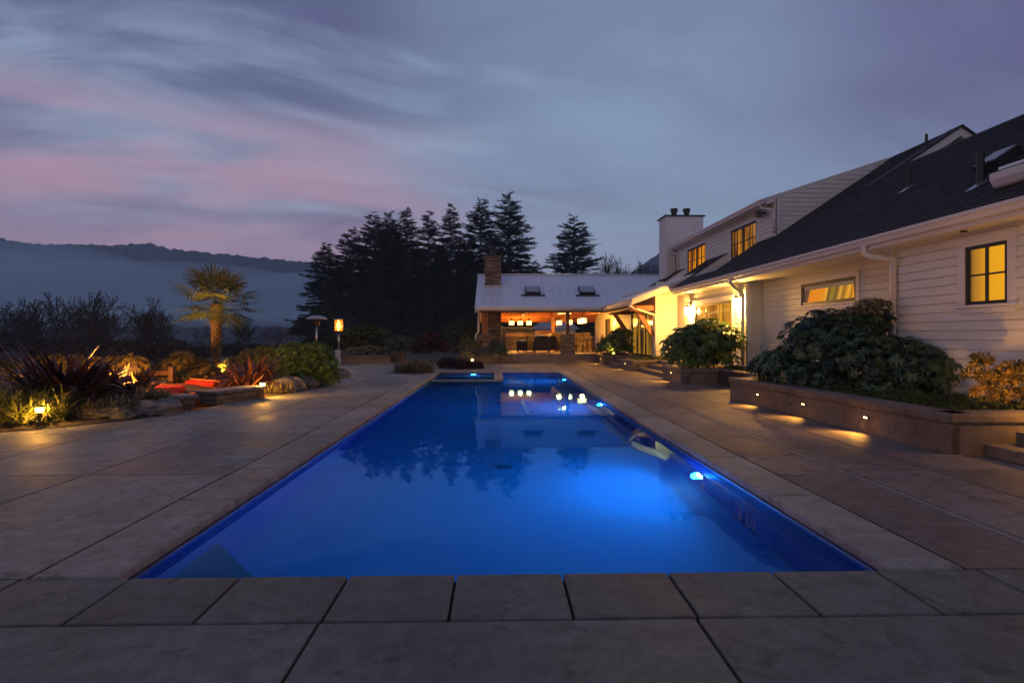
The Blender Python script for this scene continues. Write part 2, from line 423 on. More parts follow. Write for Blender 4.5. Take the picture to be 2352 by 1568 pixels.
# ================================================================== SKY, SUN, CAMERA
def make_world():
    w = bpy.data.worlds.new('World'); scene.world = w; w.use_nodes = True
    nt = w.node_tree
    for nd in list(nt.nodes): nt.nodes.remove(nd)
    t = NT(nt)
    out = t.n('ShaderNodeOutputWorld'); bg = t.n('ShaderNodeBackground')
    t.l(bg.outputs[0], out.inputs['Surface'])
    d = coords(t, 'Generated')
    s = t.n('ShaderNodeSeparateXYZ'); t.l(d, s.inputs[0])
    x, y, z = s.outputs
    zc = t.math('MAXIMUM', z, 0.0)
    # clear dusk gradient by elevation
    base = t.ramp(zc, [(0.0, (.30, .255, .37)), (.10, (.32, .27, .385)), (.19, (.285, .30, .44)), (.30, (.205, .285, .44)), (.42, (.115, .165, .305)), (.56, (.055, .075, .195)), (1.0, (.035, .042, .12))])
    # cloud layer seen in perspective
    k = t.math('DIVIDE', 1.0, t.math('ADD', zc, .14))
    px = t.math('MULTIPLY', x, k); py = t.math('MULTIPLY', y, k)
    a = math.radians(70)   # streak direction, azimuth to the right of the pool axis
    al = t.math('ADD', t.math('MULTIPLY', px, math.sin(a)), t.math('MULTIPLY', py, math.cos(a)))
    ac = t.math('ADD', t.math('MULTIPLY', px, -math.cos(a)), t.math('MULTIPLY', py, math.sin(a)))
    def cl(sa, sc, off, scale, det, rough, dist):
        cb = t.n('ShaderNodeCombineXYZ')
        t.l(t.math('MULTIPLY_ADD', al, sa, off), cb.inputs[0]); t.l(t.math('MULTIPLY_ADD', ac, sc, off * .7), cb.inputs[1])
        return t.noise(cb.outputs[0], scale, det, rough, dist)
    n1 = cl(.60, 1.05, 5.3, 1.0, 4, .5, .45)
    n2 = cl(.95, 2.0, 8.7, 1.4, 5, .58, .55)
    n3 = cl(.55, 1.25, 1.4, 1.0, 3, .5, .5)
    hi = t.ramp(zc, [(.04, .0), (.16, 1.0)])
    dark = t.math('MULTIPLY', t.ramp(n1, [(.40, 0.0), (.62, 1.0)], 'EASE'), hi)
    c = t.mix(t.math('MULTIPLY', dark, .62), base, (.105, .095, .205))
    lite = t.ramp(n2, [(.42, 0.0), (.70, 1.0)], 'EASE')
    c = t.mix(t.math('MULTIPLY', t.math('MULTIPLY', lite, .62), t.ramp(zc, [(.05, .25), (.22, 1.0), (.36, .8), (.55, .2)])), c, (.33, .42, .56))
    fine = t.ramp(n2, [(.3, .82), (.7, 1.14)])
    c = t.mix(1.0, c, fine, 'MULTIPLY')
    # rose light low on the left and a faint rose along the rest of the horizon
    left = t.ramp(t.math('MULTIPLY_ADD', x, -.70, .40), [(.22, .06), (.62, 1.0)], 'EASE')
    band = t.ramp(zc, [(.10, .15), (.15, .8), (.22, 1.0), (.29, .6), (.36, 0.0)], 'EASE')
    rose = t.math('MULTIPLY', t.math('MULTIPLY', left, band), t.ramp(n3, [(.40, .15), (.58, 1.0)], 'EASE'))
    c = t.mix(t.math('MULTIPLY', rose, .85), c, (.60, .35, .44))
    low = t.math('MULTIPLY', t.ramp(zc, [(.03, .2), (.13, 1.0), (.20, 0.0)], 'EASE'), t.ramp(t.math('MULTIPLY_ADD', x, .5, .5), [(.25, .9), (.60, .80), (.82, .25)]))
    c = t.mix(t.math('MULTIPLY', low, .6), c, (.46, .30, .41))
    dv = t.n('ShaderNodeVectorMath', operation='DOT_PRODUCT'); t.l(d, dv.inputs[0]); dv.inputs[1].default_value = Vector((.235, .925, .30)).normalized()
    c = t.mix(t.math('MULTIPLY', t.ramp(dv.outputs['Value'], [(.86, 0.0), (.985, 1.0)], 'EASE'), t.ramp(n1, [(.34, .85), (.64, .4)])), c, (.28, .40, .56))
    # violet, darker upper right
    right = t.math('MULTIPLY', t.ramp(t.math('MULTIPLY_ADD', x, .62, .5), [(.58, 0.0), (.92, 1.0)], 'EASE'), t.ramp(zc, [(.16, .0), (.34, 1.0)], 'EASE'))
    c = t.mix(t.math('MULTIPLY', right, .85), c, (.105, .088, .215))
    # warm glow added to the unseen sky behind the camera, as front fill light
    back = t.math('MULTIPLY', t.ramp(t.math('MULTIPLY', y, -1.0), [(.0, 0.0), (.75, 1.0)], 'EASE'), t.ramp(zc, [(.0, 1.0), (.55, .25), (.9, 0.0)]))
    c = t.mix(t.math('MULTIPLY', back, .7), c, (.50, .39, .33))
    sky = t.n('ShaderNodeTexSky'); sky.sky_type = 'NISHITA'; sky.sun_disc = False
    sky.sun_elevation = math.radians(-1.5); sky.sun_rotation = math.radians(205)
    add = t.n('ShaderNodeVectorMath', operation='MULTIPLY_ADD')
    t.l(sky.outputs[0], add.inputs[0]); add.inputs[1].default_value = (.05, .05, .05); t.l(c, add.inputs[2])
    t.l(add.outputs[0], bg.inputs['Color']); bg.inputs['Strength'].default_value = 1.16
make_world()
scene.world.cycles.sampling_method = 'MANUAL'; scene.world.cycles.sample_map_resolution = 256
sun = bpy.data.lights.new('sun', 'SUN'); sun.energy = .10; sun.angle = math.radians(25); sun.color = (1, .62, .6)
so = bpy.data.objects.new('sun', sun); COL.objects.link(so)
so.rotation_euler = (math.radians(83), 0, math.radians(-25))
cam = bpy.data.cameras.new('camera'); cam.lens = 36 * F_PX / 2352; cam.sensor_width = 36; cam.sensor_fit = 'HORIZONTAL'
cam.shift_y = -(784 - V0) / 2352.0; cam.clip_end = 9000; cam.clip_start = .05
co = bpy.data.objects.new('camera', cam); COL.objects.link(co)
co.location = (0, 0, H); co.rotation_euler = (PI / 2, 0, -TH)
scene.camera = co
def lamp(kind, loc, energy, color, parent=None, size=.05, rot=None, spot=None, blend=.5):
    l = bpy.data.lights.new('lamp', kind); l.energy = energy; l.color = color
    if kind == 'AREA': l.shape = 'DISK'; l.size = size
    else: l.shadow_soft_size = size
    if kind == 'SPOT': l.spot_size = math.radians(spot or 90); l.spot_blend = blend
    o = bpy.data.objects.new('lamp', l); COL.objects.link(o); o.location = loc
    if rot is not None: o.rotation_euler = Vector(rot).to_track_quat('-Z', 'Y').to_euler()
    if parent is not None: o.parent = parent
    return o
WARM = (1.0, .46, .085); AMB = (1.0, .43, .06)
scene.view_settings.view_transform = 'Standard'; scene.view_settings.look = 'None'
scene.view_settings.exposure = 0.12; scene.view_settings.gamma = 1
cy = scene.cycles
cy.use_denoising = True
try: cy.denoiser = 'OPENIMAGEDENOISE'
except Exception: pass
cy.max_bounces = 9; cy.diffuse_bounces = 4; cy.glossy_bounces = 4; cy.transmission_bounces = 6; cy.transparent_max_bounces = 8; cy.volume_bounces = 3
cy.caustics_reflective = False; cy.caustics_refractive = True
cy.sample_clamp_indirect = 6.0; cy.sample_clamp_direct = 0
cy.use_light_tree = True
cy.use_adaptive_sampling = True; cy.adaptive_threshold = .02
# ================================================================== TERRAIN
def smooth(a, b, x):
    t = np.clip((x - a) / (b - a), 0, 1)
    return t * t * (3 - 2 * t)
def ground_h(X, Y):
    d = np.maximum(0, (-X - 13.0)) + 0.0
    drop = -11.0 * smooth(0, 75, d) * smooth(-40, 20, Y)
    far = -6.0 * smooth(130, 500, np.hypot(X, Y))
    n = .35 * np.sin(X * .11 + 1.3) * np.sin(Y * .09) * smooth(20, 60, np.hypot(X, Y))
    return -.13 + drop + far + n
def grid_mesh(name, xs, ys, hf, mat, **k):
    XX, YY = np.meshgrid(xs, ys); ZZ = hf(XX, YY)
    V = np.stack([XX.ravel(), YY.ravel(), ZZ.ravel()], 1)
    nx, ny = len(xs), len(ys)
    i = np.arange(nx - 1); j = np.arange(ny - 1)
    I, J = np.meshgrid(i, j)
    a = (J * nx + I).ravel()
    Fc = np.stack([a, a + 1, a + nx + 1, a + nx], 1)
    return np_mesh(name, V, Fc, mat, smooth=True)
def spread(lim, n, p=2.2):
    t = np.linspace(-1, 1, n)
    return np.sign(t) * np.abs(t) ** p * lim
g = grid_mesh('ground', spread(1040, 161), spread(1040, 161), ground_h, M['field']); tag(g, kind='structure')
# the pool and deck stand in an opening of the terrain: push the terrain under them down
me = g.data
co_ = np.zeros(len(me.vertices) * 3, dtype=np.float32); me.vertices.foreach_get('co', co_); co_ = co_.reshape(-1, 3)
inside = (co_[:, 0] > -11) & (co_[:, 0] < 9) & (co_[:, 1] > -8) & (co_[:, 1] < 34)
co_[inside, 2] = -2.2
me.vertices.foreach_set('co', co_.ravel()); me.update()
# wooded ridges: the valley side beyond the house
def ridge(name, prof, r0, r1, zbase, amp, seed):
    """prof: (u, v) pixels of the crest read at distance r1 -> a real hill whose crest stands r1 metres away"""
    us = np.array([p[0] for p in prof], float); vs = np.array([p[1] for p in prof], float)
    uu = np.linspace(us[0], us[-1], 520); vv = np.interp(uu, us, vs)
    rg = np.random.default_rng(seed)
    tree = np.convolve(rg.random(520), np.ones(3) / 3, 'same') * 6 + np.convolve(rg.random(520), np.ones(25) / 25, 'same') * 16 - 9
    rows = np.linspace(0, 1, 26)
    V = []
    for k_, s in enumerate(rows):
        r = r0 + (r1 - r0) * s
        for i in range(520):
            p = W(uu[i], vv[i], r1)
            az = math.atan2(p.x, p.y)
            zc = p.z + amp * tree[i] * (1.0 if s > .9 else .0)
            prof_s = s ** 1.25
            zz = zbase + (zc - zbase) * prof_s + (amp * 9 * math.sin(az * 31 + s * 9 + seed) * s * (1 - s)) + (amp * 5 * (rg.random() - .5) if 0 < s < 1 else 0)
            rr = r * math.hypot(p.x, p.y) / r1
            V.append((rr * math.sin(az), rr * math.cos(az), zz))
    Fc = [(k_ * 520 + i, k_ * 520 + i + 1, (k_ + 1) * 520 + i + 1, (k_ + 1) * 520 + i) for k_ in range(25) for i in range(519)]
    o = np_mesh(name, np.array(V), np.array(Fc), M['distwood'], smooth=False)
    return tag(o, kind='structure')
ridge('hills', [(-700, 560), (-300, 535), (0, 549), (45, 559), (110, 566), (160, 563), (250, 569), (300, 563), (345, 563), (390, 574), (430, 580), (520, 585), (600, 594), (640, 600), (720, 607), (800, 625), (950, 660), (1150, 700), (1300, 720)], 400, 900, -25, 1.1, 3)
ridge('hills', [(1150, 768), (1300, 740), (1420, 650), (1470, 612), (1500, 592), (1530, 572), (1580, 548), (1700, 520), (1900, 500), (2300, 560), (2800, 620)], 420, 820, -15, .5, 5)
# low valley copses at mid distance, seen under the bare trees
# air
hz = MB().box(-1080, 1080, -1080, 1080, -60, 260).build('haze', None)
hm = bpy.data.materials.new('haze_air'); hm.use_nodes = True
for nd in list(hm.node_tree.nodes): hm.node_tree.nodes.remove(nd)
ht = NT(hm.node_tree); ho = ht.n('ShaderNodeOutputMaterial'); hv = ht.n('ShaderNodeVolumePrincipled')
hv.inputs['Color'].default_value = (.62, .82, .98, 1); hv.inputs['Density'].default_value = .00065; hv.inputs['Anisotropy'].default_value = 0.0
ht.l(hv.outputs[0], ho.inputs['Volume'])
hz.data.materials.clear(); hz.data.materials.append(hm)
tag(hz, 'pale blue dusk haze filling the valley air', 'haze', kind='stuff')
mx_ = np.linspace(-1000, 70, 60); my_ = np.linspace(120, 900, 46); MXX, MYY = np.meshgrid(mx_, my_)
prof_ = smooth(120, 800, MYY) * (1 - smooth(820, 900, MYY)); side_ = 1 - smooth(-330, 40, MXX) * .9
MZ = 8 + (92 + 14 * np.sin(MXX * .013 + MYY * .004) + 7 * np.sin(MXX * .037 + 2)) * prof_ * side_ + .5
nx_, ny_ = 60, 46; top_ = np.stack([MXX.ravel(), MYY.ravel(), MZ.ravel()], 1); bot_ = top_.copy(); bot_[:, 2] = 8
ii = [(j * nx_ + i) for j in range(ny_ - 1) for i in range(nx_ - 1)]; NB = nx_ * ny_
mf = [(k, k + 1, k + nx_ + 1, k + nx_) for k in ii] + [(k + NB, k + nx_ + NB, k + nx_ + 1 + NB, k + 1 + NB) for k in ii]
for i in range(nx_ - 1): mf += [(i, i + NB, i + 1 + NB, i + 1), ((ny_ - 1) * nx_ + i, (ny_ - 1) * nx_ + i + 1, (ny_ - 1) * nx_ + i + 1 + NB, (ny_ - 1) * nx_ + i + NB)]
for j in range(ny_ - 1): mf += [(j * nx_, (j + 1) * nx_, (j + 1) * nx_ + NB, j * nx_ + NB), (j * nx_ + nx_ - 1, j * nx_ + nx_ - 1 + NB, (j + 1) * nx_ + nx_ - 1 + NB, (j + 1) * nx_ + nx_ - 1)]
mb_ = MB(); mb_.add(np.concatenate([top_, bot_]), mf); mi = mb_.build('mist', None if False else M['joint'])
mm_ = bpy.data.materials.new('valley_mist'); mm_.use_nodes = True
for nd in list(mm_.node_tree.nodes): mm_.node_tree.nodes.remove(nd)
ht = NT(mm_.node_tree); ho = ht.n('ShaderNodeOutputMaterial'); hv = ht.n('ShaderNodeVolumePrincipled')
hv.inputs['Color'].default_value = (.66, .92, 1.0, 1); hv.inputs['Density'].default_value = .0042; hv.inputs['Anisotropy'].default_value = 0.0
ht.l(hv.outputs[0], ho.inputs['Volume'])
mi.data.materials.clear(); mi.data.materials.append(mm_)
tag(mi, 'low bank of blue mist lying in the valley before the wooded hill', 'mist', kind='stuff')
# ================================================================== DECK, POOL
PX0, PX1, PY0, PY1, WZ = -2.31, 2.47, 3.50, 23.2, -.095
def slab(mb, x0, x1, y0, y1, z0=-.10, z1=0.0, g=.009):
    mb.box(x0 + g, x1 - g, y0 + g, y1 - g, z0, z1)
dk = MB()
ysl = [2.95 - 2.62 * 3, 2.95 - 2.62 * 2, .33, 2.95]
# slabs in front of the pool
for i in range(3):
    xs = [-12.3, -10.4, -8.5, -6.6, -4.7, -2.8, -.9, 1.02, 2.92, 4.82, 6.72]
    for a, b in zip(xs[:-1], xs[1:]): slab(dk, a, b, ysl[i], ysl[i + 1])
ycr = [2.95, 3.52, 6.12, 8.72, 11.32, 13.92, 16.52, 19.12, 21.72, 24.3, 27.0, 30.35]
o = dk.build('pool_deck', M['front'], bevel=.004); tag(o, kind='structure')
dl = MB()
for a, b in zip([-11.9, -10.35, -8.8, -7.3, -5.8, -4.27], [-10.35, -8.8, -7.3, -5.8, -4.27, -2.81]):
    for c, d in zip(ycr[1:-1], ycr[2:]):
        if b <= -5.79 and c > 11.3 and d < 22: continue
        slab(dl, a, b, c, d)
for a, b in zip([-2.81, -.3, 2.2], [-.3, 2.2, 2.92]):
    for c, d in ((23.68, 27.0), (27.0, 30.35)): slab(dl, a, b, c, d)
o = dl.build('pool_deck', M['deck'], bevel=.004); tag(o, kind='structure')
dr = MB()
for a, b in ((2.92, 3.655), (3.745, 4.67), (4.67, 6.7)):
    for c, d in zip(ycr[1:-1], ycr[2:]): slab(dr, a, b, c, d)
o = dr.build('pool_deck', M['deck_warm_lit'], bevel=.004); tag(o, kind='structure')
jb = MB()
jb.box(-12.3, PX0 - .02, -5, 11.0, -.14, -.03); jb.box(-5.82, PX0 - .02, 11.0, 30.4, -.14, -.03); jb.box(-12.3, -5.82, 11.0, 21.8, -.42, -.34); jb.box(-12.3, -5.82, 21.8, 30.4, -.14, -.03); jb.box(PX1 + .02, 6.7, -5, 30.4, -.14, -.03)
jb.box(PX0 - .02, PX1 + .02, -5, PY0 - .02, -.14, -.03); jb.box(PX0 - .02, PX1 + .02, PY1 + .02, 30.4, -.14, -.03)
tag(jb.build('ground', M['joint']), kind='structure')
# the pool itself
pool = thing('swimming_pool', 'long rectangular swimming pool glowing blue, stone coping around it', 'swimming pool', (0, 0, 0))
def pool_mat(name, c1, c2, rough=.5):
    return simple(name, c1, c2, 1.2, rough, bump=0)
M['pfloor'] = pool_mat('pool_plaster', (.36, .56, .72), (.42, .62, .78))
M['ptile'] = pool_mat('pool_wall_tile', (.015, .045, .30), (.025, .065, .38), .3)
M['pspa'] = pool_mat('spa_plaster', (.22, .25, .27), (.30, .33, .35))
M['pstep'] = pool_mat('pool_step_stone', (.16, .20, .22), (.20, .24, .26))
DZ = -1.22
b = MB()
b.face([(PX0, PY0, DZ), (PX1, PY0, DZ), (PX1, PY1, DZ), (PX0, PY1, DZ)])
b.build('pool_floor', M['pfloor'], pool)
b = MB()
for x in ((PX0 - .02, PX0), (PX1, PX1 + .02)): b.box(x[0], x[1], PY0, PY1, DZ - .02, -.075)
b.box(PX0 - .02, PX1 + .02, PY0 - .02, PY0, DZ - .02, -.075); b.box(PX0 - .02, PX1 + .02, PY1, PY1 + .02, DZ - .02, -.075)
b.build('pool_wall', M['ptile'], pool)
b = MB()
b.prism([(PX0, 3.5, DZ), (-1.15, 3.5, DZ), (PX0, 4.85, DZ)], (0, 0, .62)); b.build('corner_step', M['pstep'], pool)
# spa at the far left end
b = MB()
b.box(PX0, .20, 19.45, 19.72, DZ, -.06); b.box(-.12, .20, 19.72, PY1, DZ, -.035)
b.build('spa_wall', M['coping'], pool, bevel=.015)
b = MB(); b.box(PX0, -.12, 19.72, PY1, DZ, -.75); b.build('spa_bench', M['pspa'], pool)
b = MB(); b.lathe([(.13, .0), (.13, .012), (.001, .02)], (0.1, 8.0, DZ), 20); b.build('main_drain', M['pstep'], pool)
b = MB(); b.lathe([(.13, .0), (.13, .012), (.001, .02)], (0.1, 14.5, DZ), 20); b.build('main_drain', M['pstep'], pool)
b = MB()
for x0_, x1_ in ((PX0, PX0 + .006), (PX1 - .006, PX1)): b.box(x0_, x1_, PY0, PY1, -.30, -.285)
b.build('tile_line', M['zinc'], pool)
# copings
cp = MB()
xs = [-.25 + .645 * k for k in range(-18, 12)]
for a, c in zip(xs[:-1], xs[1:]): cp.box(a + .008, c - .008, 2.962, 3.52, -.075, .0)
cp.build('front_coping', M['front'], pool, bevel=.012, seg=3)
cp = MB()
yy = np.arange(3.53, 23.2, 1.64)
for a, c in zip(list(yy), list(yy[1:]) + [23.23]):
    cp.box(-2.80, PX0 + .012, a + .002, c - .002, -.075, .003); cp.box(PX1 - .012, 2.912, a + .002, c - .002, -.075, .003)
for a, c in zip(np.linspace(-2.8, 2.91, 5)[:-1], np.linspace(-2.8, 2.91, 5)[1:]): cp.box(a + .003, c - .003, 23.18, 23.67, -.075, .003)
cp.build('side_coping', M['coping'], pool, bevel=.022, seg=4)
b = MB()
for x in (PX0 + .004, PX1 - .022): b.box(x, x + .018, 3.55, 23.1, -.092, -.078)
b.build('cover_track', M['steel'], pool)
wm, wt, wb, wo = new_mat('pool_water')
wt.nt.nodes.remove(wb)
wn = wt.noise(wcoords(wt), 2.2, 3, .5); wbm = wt.bump(wn, .05, .02)
rf = wt.n('ShaderNodeBsdfRefraction'); rf.inputs['Color'].default_value = (.16, .66, 1.0, 1); rf.inputs['IOR'].default_value = 1.333; rf.inputs['Roughness'].default_value = 0.0
gl = wt.n('ShaderNodeBsdfGlossy'); gl.inputs['Color'].default_value = (.22, .56, 1.0, 1); gl.inputs['Roughness'].default_value = .012
fr_ = wt.n('ShaderNodeFresnel'); fr_.inputs['IOR'].default_value = 1.333
ms = wt.n('ShaderNodeMixShader')
for nd in (rf, gl, fr_): wt.l(wbm, nd.inputs['Normal'])
wt.l(fr_.outputs[0], ms.inputs[0]); wt.l(rf.outputs[0], ms.inputs[1]); wt.l(gl.outputs[0], ms.inputs[2]); wt.l(ms.outputs[0], wo.inputs['Surface'])
wsc = wt.n('ShaderNodeVolumeScatter'); wsc.inputs['Color'].default_value = (.25, .55, 1.0, 1); wsc.inputs['Density'].default_value = .055; wsc.inputs['Anisotropy'].default_value = .35
wt.l(wsc.outputs[0], wo.inputs['Volume'])
w = MB().box(PX0 - .012, PX1 + .012, PY0 - .012, PY1 + .012, DZ - .05, WZ).build('water', wm)
tag(w, kind='structure')
BLUE = (.002, .33, 1.0)
for y in (6.95, 13.55, 20.75):
    f = MB(); f.lathe([(.001, .03), (.085, .03), (.10, .02), (.10, 0)], n=20)
    lt = MB().lathe([(.13, 0), (.13, .012), (.105, .02)], n=20).build('pool_light', M['steel'], pool, loc=(PX1 - .001, y, -.72))
    lt.rotation_euler = (0, -PI / 2, 0)
    ln = f.build('lens', M['glow_pool'], lt)
    lamp('AREA', (PX1 - .06, y, -.72), 135, BLUE, pool, .22, (-1, 0, .62))
lt = MB().lathe([(.13, 0), (.13, .012), (.105, .02)], n=20).build('pool_light', M['steel'], pool, loc=(-.95, 19.47, -.40)); lt.rotation_euler = (PI / 2, 0, 0)
lt.location = (-.95, PY1 - .001, -.42)
MB().lathe([(.001, .03), (.085, .03), (.10, .02), (.10, 0)], n=20).build('lens', M['glow_pool'], lt)
lamp('AREA', (-.95, PY1 - .06, -.42), 12, BLUE, pool, .2, (0, -1, -.1))
p = G(1572, 949); tag(MB().face([(-.05, 0, .004), (-.01, -.03, .012), (.05, -.005, .006), (.0, .03, .016)]).build('fallen_leaf', simple('dead_leaf', (.16, .05, .015), (.25, .09, .03)), loc=(p.x, p.y, 0)), 'single brown fallen leaf on the deck right of the pool', 'leaf')
# drain and lids
b = MB(); b.box(3.662, 3.738, 3.55, 30.2, -.05, -.004)
for k in range(0, 330): b.box(3.668, 3.732, 3.56 + k * .08, 3.60 + k * .08, -.004, .001)
tag(b.build('channel_drain', simple('drain_grate', (.22, .21, .19), (.33, .315, .29), 6, .6)), 'narrow pale slotted drain running along the warm-lit deck right of the pool', 'drain')
p = G(1806, 1084); b = MB().lathe([(.165, -.002), (.165, .0045), (.158, .007), (.001, .007)], n=28)
tag(b.build('skimmer_lid', M['deck_warm_lit'], loc=(p.x + .02, p.y, 0)), 'round concrete skimmer lid in the deck right of the pool', 'lid', 'skimmer lids in the deck')
p = G(556, 1050); b = MB().lathe([(.15, -.002), (.15, .0045), (.143, .007), (.001, .007)], n=28)
tag(b.build('skimmer_lid', M['deck'], loc=(p.x, p.y, 0)), 'round concrete skimmer lid in the deck left of the pool', 'lid', 'skimmer lids in the deck')
# ================================================================== FARMHOUSE
house = thing('farmhouse', 'white clapboard farmhouse with black shingle roof along the right side of the pool', 'house', (0, 0, 0))
EX0, EZ0, MS = 7.10, 3.30, .667          # main eave: x, z of gutter top, roof slope
def main_z(X): return EZ0 + MS * (X - EX0)
NRM = Vector((-MS, 0, 1)).normalized()
def siding(mb, o, ud, nd, u0, u1, z0, z1, holes=(), span=None, row=.152, lap=.008, gap=.013):
    """lap boards on a vertical wall; o origin, ud along, nd outward normal (unit, horizontal)"""
    o, ud, nd = Vector(o), Vector(ud), Vector(nd)
    def P(u, z, d): return o + ud * u + nd * d + Vector((0, 0, z))
    k = 0
    while z0 + k * row < z1 - 1e-6:
        a, b_ = z0 + k * row, min(z0 + (k + 1) * row, z1)
        k += 1
        cuts = sorted({a, a + gap, b_} | {z for h in holes for z in (h[2], h[3]) if a + gap < z < b_})
        for c, d in zip(cuts[:-1], cuts[1:]):
            zm = (c + d) / 2
            ua, ub = (u0, u1) if span is None else span(zm)
            if ub - ua < .02: continue
            iv = [(ua, ub)]
            for h in holes:
                if h[2] - 1e-6 <= zm <= h[3] + 1e-6:
                    nv = []
                    for s, e in iv:
                        if h[1] <= s or h[0] >= e: nv.append((s, e)); continue
                        if h[0] > s: nv.append((s, h[0]))
                        if h[1] < e: nv.append((h[1], e))
                    iv = nv
            for s, e in iv:
                if c < a + gap - 1e-6:      # shadow gap under the lap of the board above
                    q = [P(s, c, -.028), P(e, c, -.028), P(e, d, -.028), P(s, d, -.028)]
                    mb.face(q)
                    mb.face([P(s, d, -.028), P(e, d, -.028), P(e, d, lap), P(s, d, lap)])
                    mb.face([P(s, c, .0), P(e, c, .0), P(e, c, -.028), P(s, c, -.028)])
                else:
                    dd = lambda z: lap * (1 - (z - a - gap) / (row - gap))
                    mb.face([P(s, c, dd(c)), P(e, c, dd(c)), P(e, d, dd(d)), P(s, d, dd(d))])
def side_window(X, ya, yb, za, zb, cols, rows, pane, trim=.10, name='window', fr=.055, frame_mat=None, label=None, split=None):
    """window on a wall facing -X; ya<yb"""
    b = MB()
    T = .022
    for y in ((ya - trim, ya), (yb, yb + trim)): b.box(X - T - .006, X + .05, y[0], y[1], za - .0, zb)
    b.box(X - T - .006, X + .05, ya - trim, yb + trim, zb, zb + trim)
    b.box(X - T - .022, X + .05, ya - trim - .03, yb + trim + .03, zb + trim, zb + trim + .025)
    win = b.build(name, M['white'], house, bevel=.003)
    if label: win['label'] = label
    f = MB(); x0, x1 = X - .012, X + .05
    f.box(x0, x1, ya, ya + fr, za, zb); f.box(x0, x1, yb - fr, yb, za, zb)
    f.box(x0, x1, ya + fr, yb - fr, za, za + fr); f.box(x0, x1, ya + fr, yb - fr, zb - fr, zb)
    for i in range(1, cols):
        y = ya + (yb - ya) * i / cols; wd = .06 if split == i else .02
        f.box(x0 + .006, x1, y - wd, y + wd, za + fr, zb - fr)
    for j in range(1, rows):
        z = za + (zb - za) * j / rows; f.box(x0 + .009, x1, ya + fr, yb - fr, z - .014, z + .014)
    f.build('frame', frame_mat or M['black'], win)
    p = MB(); p.box(X + .025, X + .035, ya + .01, yb - .01, za + .01, zb - .01); p.build('pane', pane, win)
    if za > 1.2 and name == 'window':
        s = MB(); s.box(X - .06, X + .05, ya - trim - .05, yb + trim + .05, za - .045, za - .001); s.box(X - .03, X + .04, ya - trim, yb + trim, za - .13, za - .047); s.build('sill', M['white'], win, bevel=.004)
    return win
# ---- walls (each wall mesh is one part)
AX, BX, CX, DX = 7.55, 8.20, 7.75, 6.82
yA1 = YX(2047, AX); yB1 = YX(1719, CX); yC1 = 24.75
def wall_x(X, y0, y1, z0, z1, holes=()):
    b = MB()
    siding(b, (X, y0, 0), (0, 1, 0), (-1, 0, 0), 0, y1 - y0, z0, z1, [(h[0] - y0, h[1] - y0, h[2], h[3]) for h in holes])
    return b.build('wall', M['siding'], house)
def wall_y(Y, x0, x1, z0, z1, holes=(), span=None):
    b = MB(); siding(b, (x0, Y, 0), (1, 0, 0), (0, -1, 0), 0, x1 - x0, z0, z1, holes, span)
    return b.build('wall', M['siding'], house)
wyA = (YX(2317, AX), YX(2219, AX)); wzA = (1.45 + .0632 * AX, 1.45 + .1865 * AX)
wyB = (YX(1968, BX), YX(1842, BX)); wzB = (1.45 + .0955 * BX, 1.45 + .165 * BX)
dyC = (YX(1682, CX), YX(1597, CX)); dzC = (.56, 1.45 + .150 * CX)
wall_x(AX, 1.0, yA1, .3, 3.25, [(wyA[0], wyA[1], wzA[0], wzA[1])])
wall_x(BX, yA1 - .1, yB1, .3, 3.25, [(wyB[0], wyB[1], wzB[0], wzB[1])])
wall_x(CX, yB1, yC1, .3, 3.25, [(dyC[0], dyC[1], dzC[0], dzC[1])])
wall_y(yB1, CX, BX, .3, 3.25)
wall_y(yC1, DX, CX, .3, 3.75)
slY = (25.15, YX(1450, DX)); slZ = (.47, 2.62)
dr2 = (34.7, 36.3); dz2 = (.46, 2.45)
wall_x(DX, yC1, 40.2, .3, 3.6, [(slY[0], slY[1], *slZ), (dr2[0], dr2[1], *dz2)])
for bxs in ([(CX - .03, CX + .10, yB1 - .03, yB1 - .003, .3, 3.22), (CX - .032, CX - .013, yB1 - .028, yB1 + .11, .3, 3.22)],
            [(AX - .03, AX - .013, yA1 - .12, yA1 + .02, .3, 3.22), (AX - .028, AX + .1, yA1, yA1 + .022, .3, 3.22)],
            [(BX - .05, BX - .013, yB1 - .05, yB1 - .013, .3, 3.2)],
            [(DX - .03, DX - .013, yC1 - .03, yC1 + .11, .3, 2.9), (DX - .028, DX + .1, yC1 - .03, yC1 - .013, .3, 3.2)],
            [(CX - .05, CX - .013, yC1 - .05, yC1 - .013, .3, 3.2)]):
    tr = MB()
    for q in bxs: tr.box(*q)
    tr.build('corner_board', M['white'], house, bevel=.003)
# body of the house behind the cladding
bd = MB(); bd.box(BX + .12, 15.6, 1.0, 31.0, .0, 3.2); bd.box(AX + .06, BX + .2, 1.0, yA1 - .02, 0, 3.2); bd.box(CX + .06, BX + .2, yB1 + .04, yC1 - .02, 0, 3.2); bd.box(DX + .07, BX + .2, yC1 + .04, 40.2, 0, 3.55)
bd.build('core', M['white'], house)
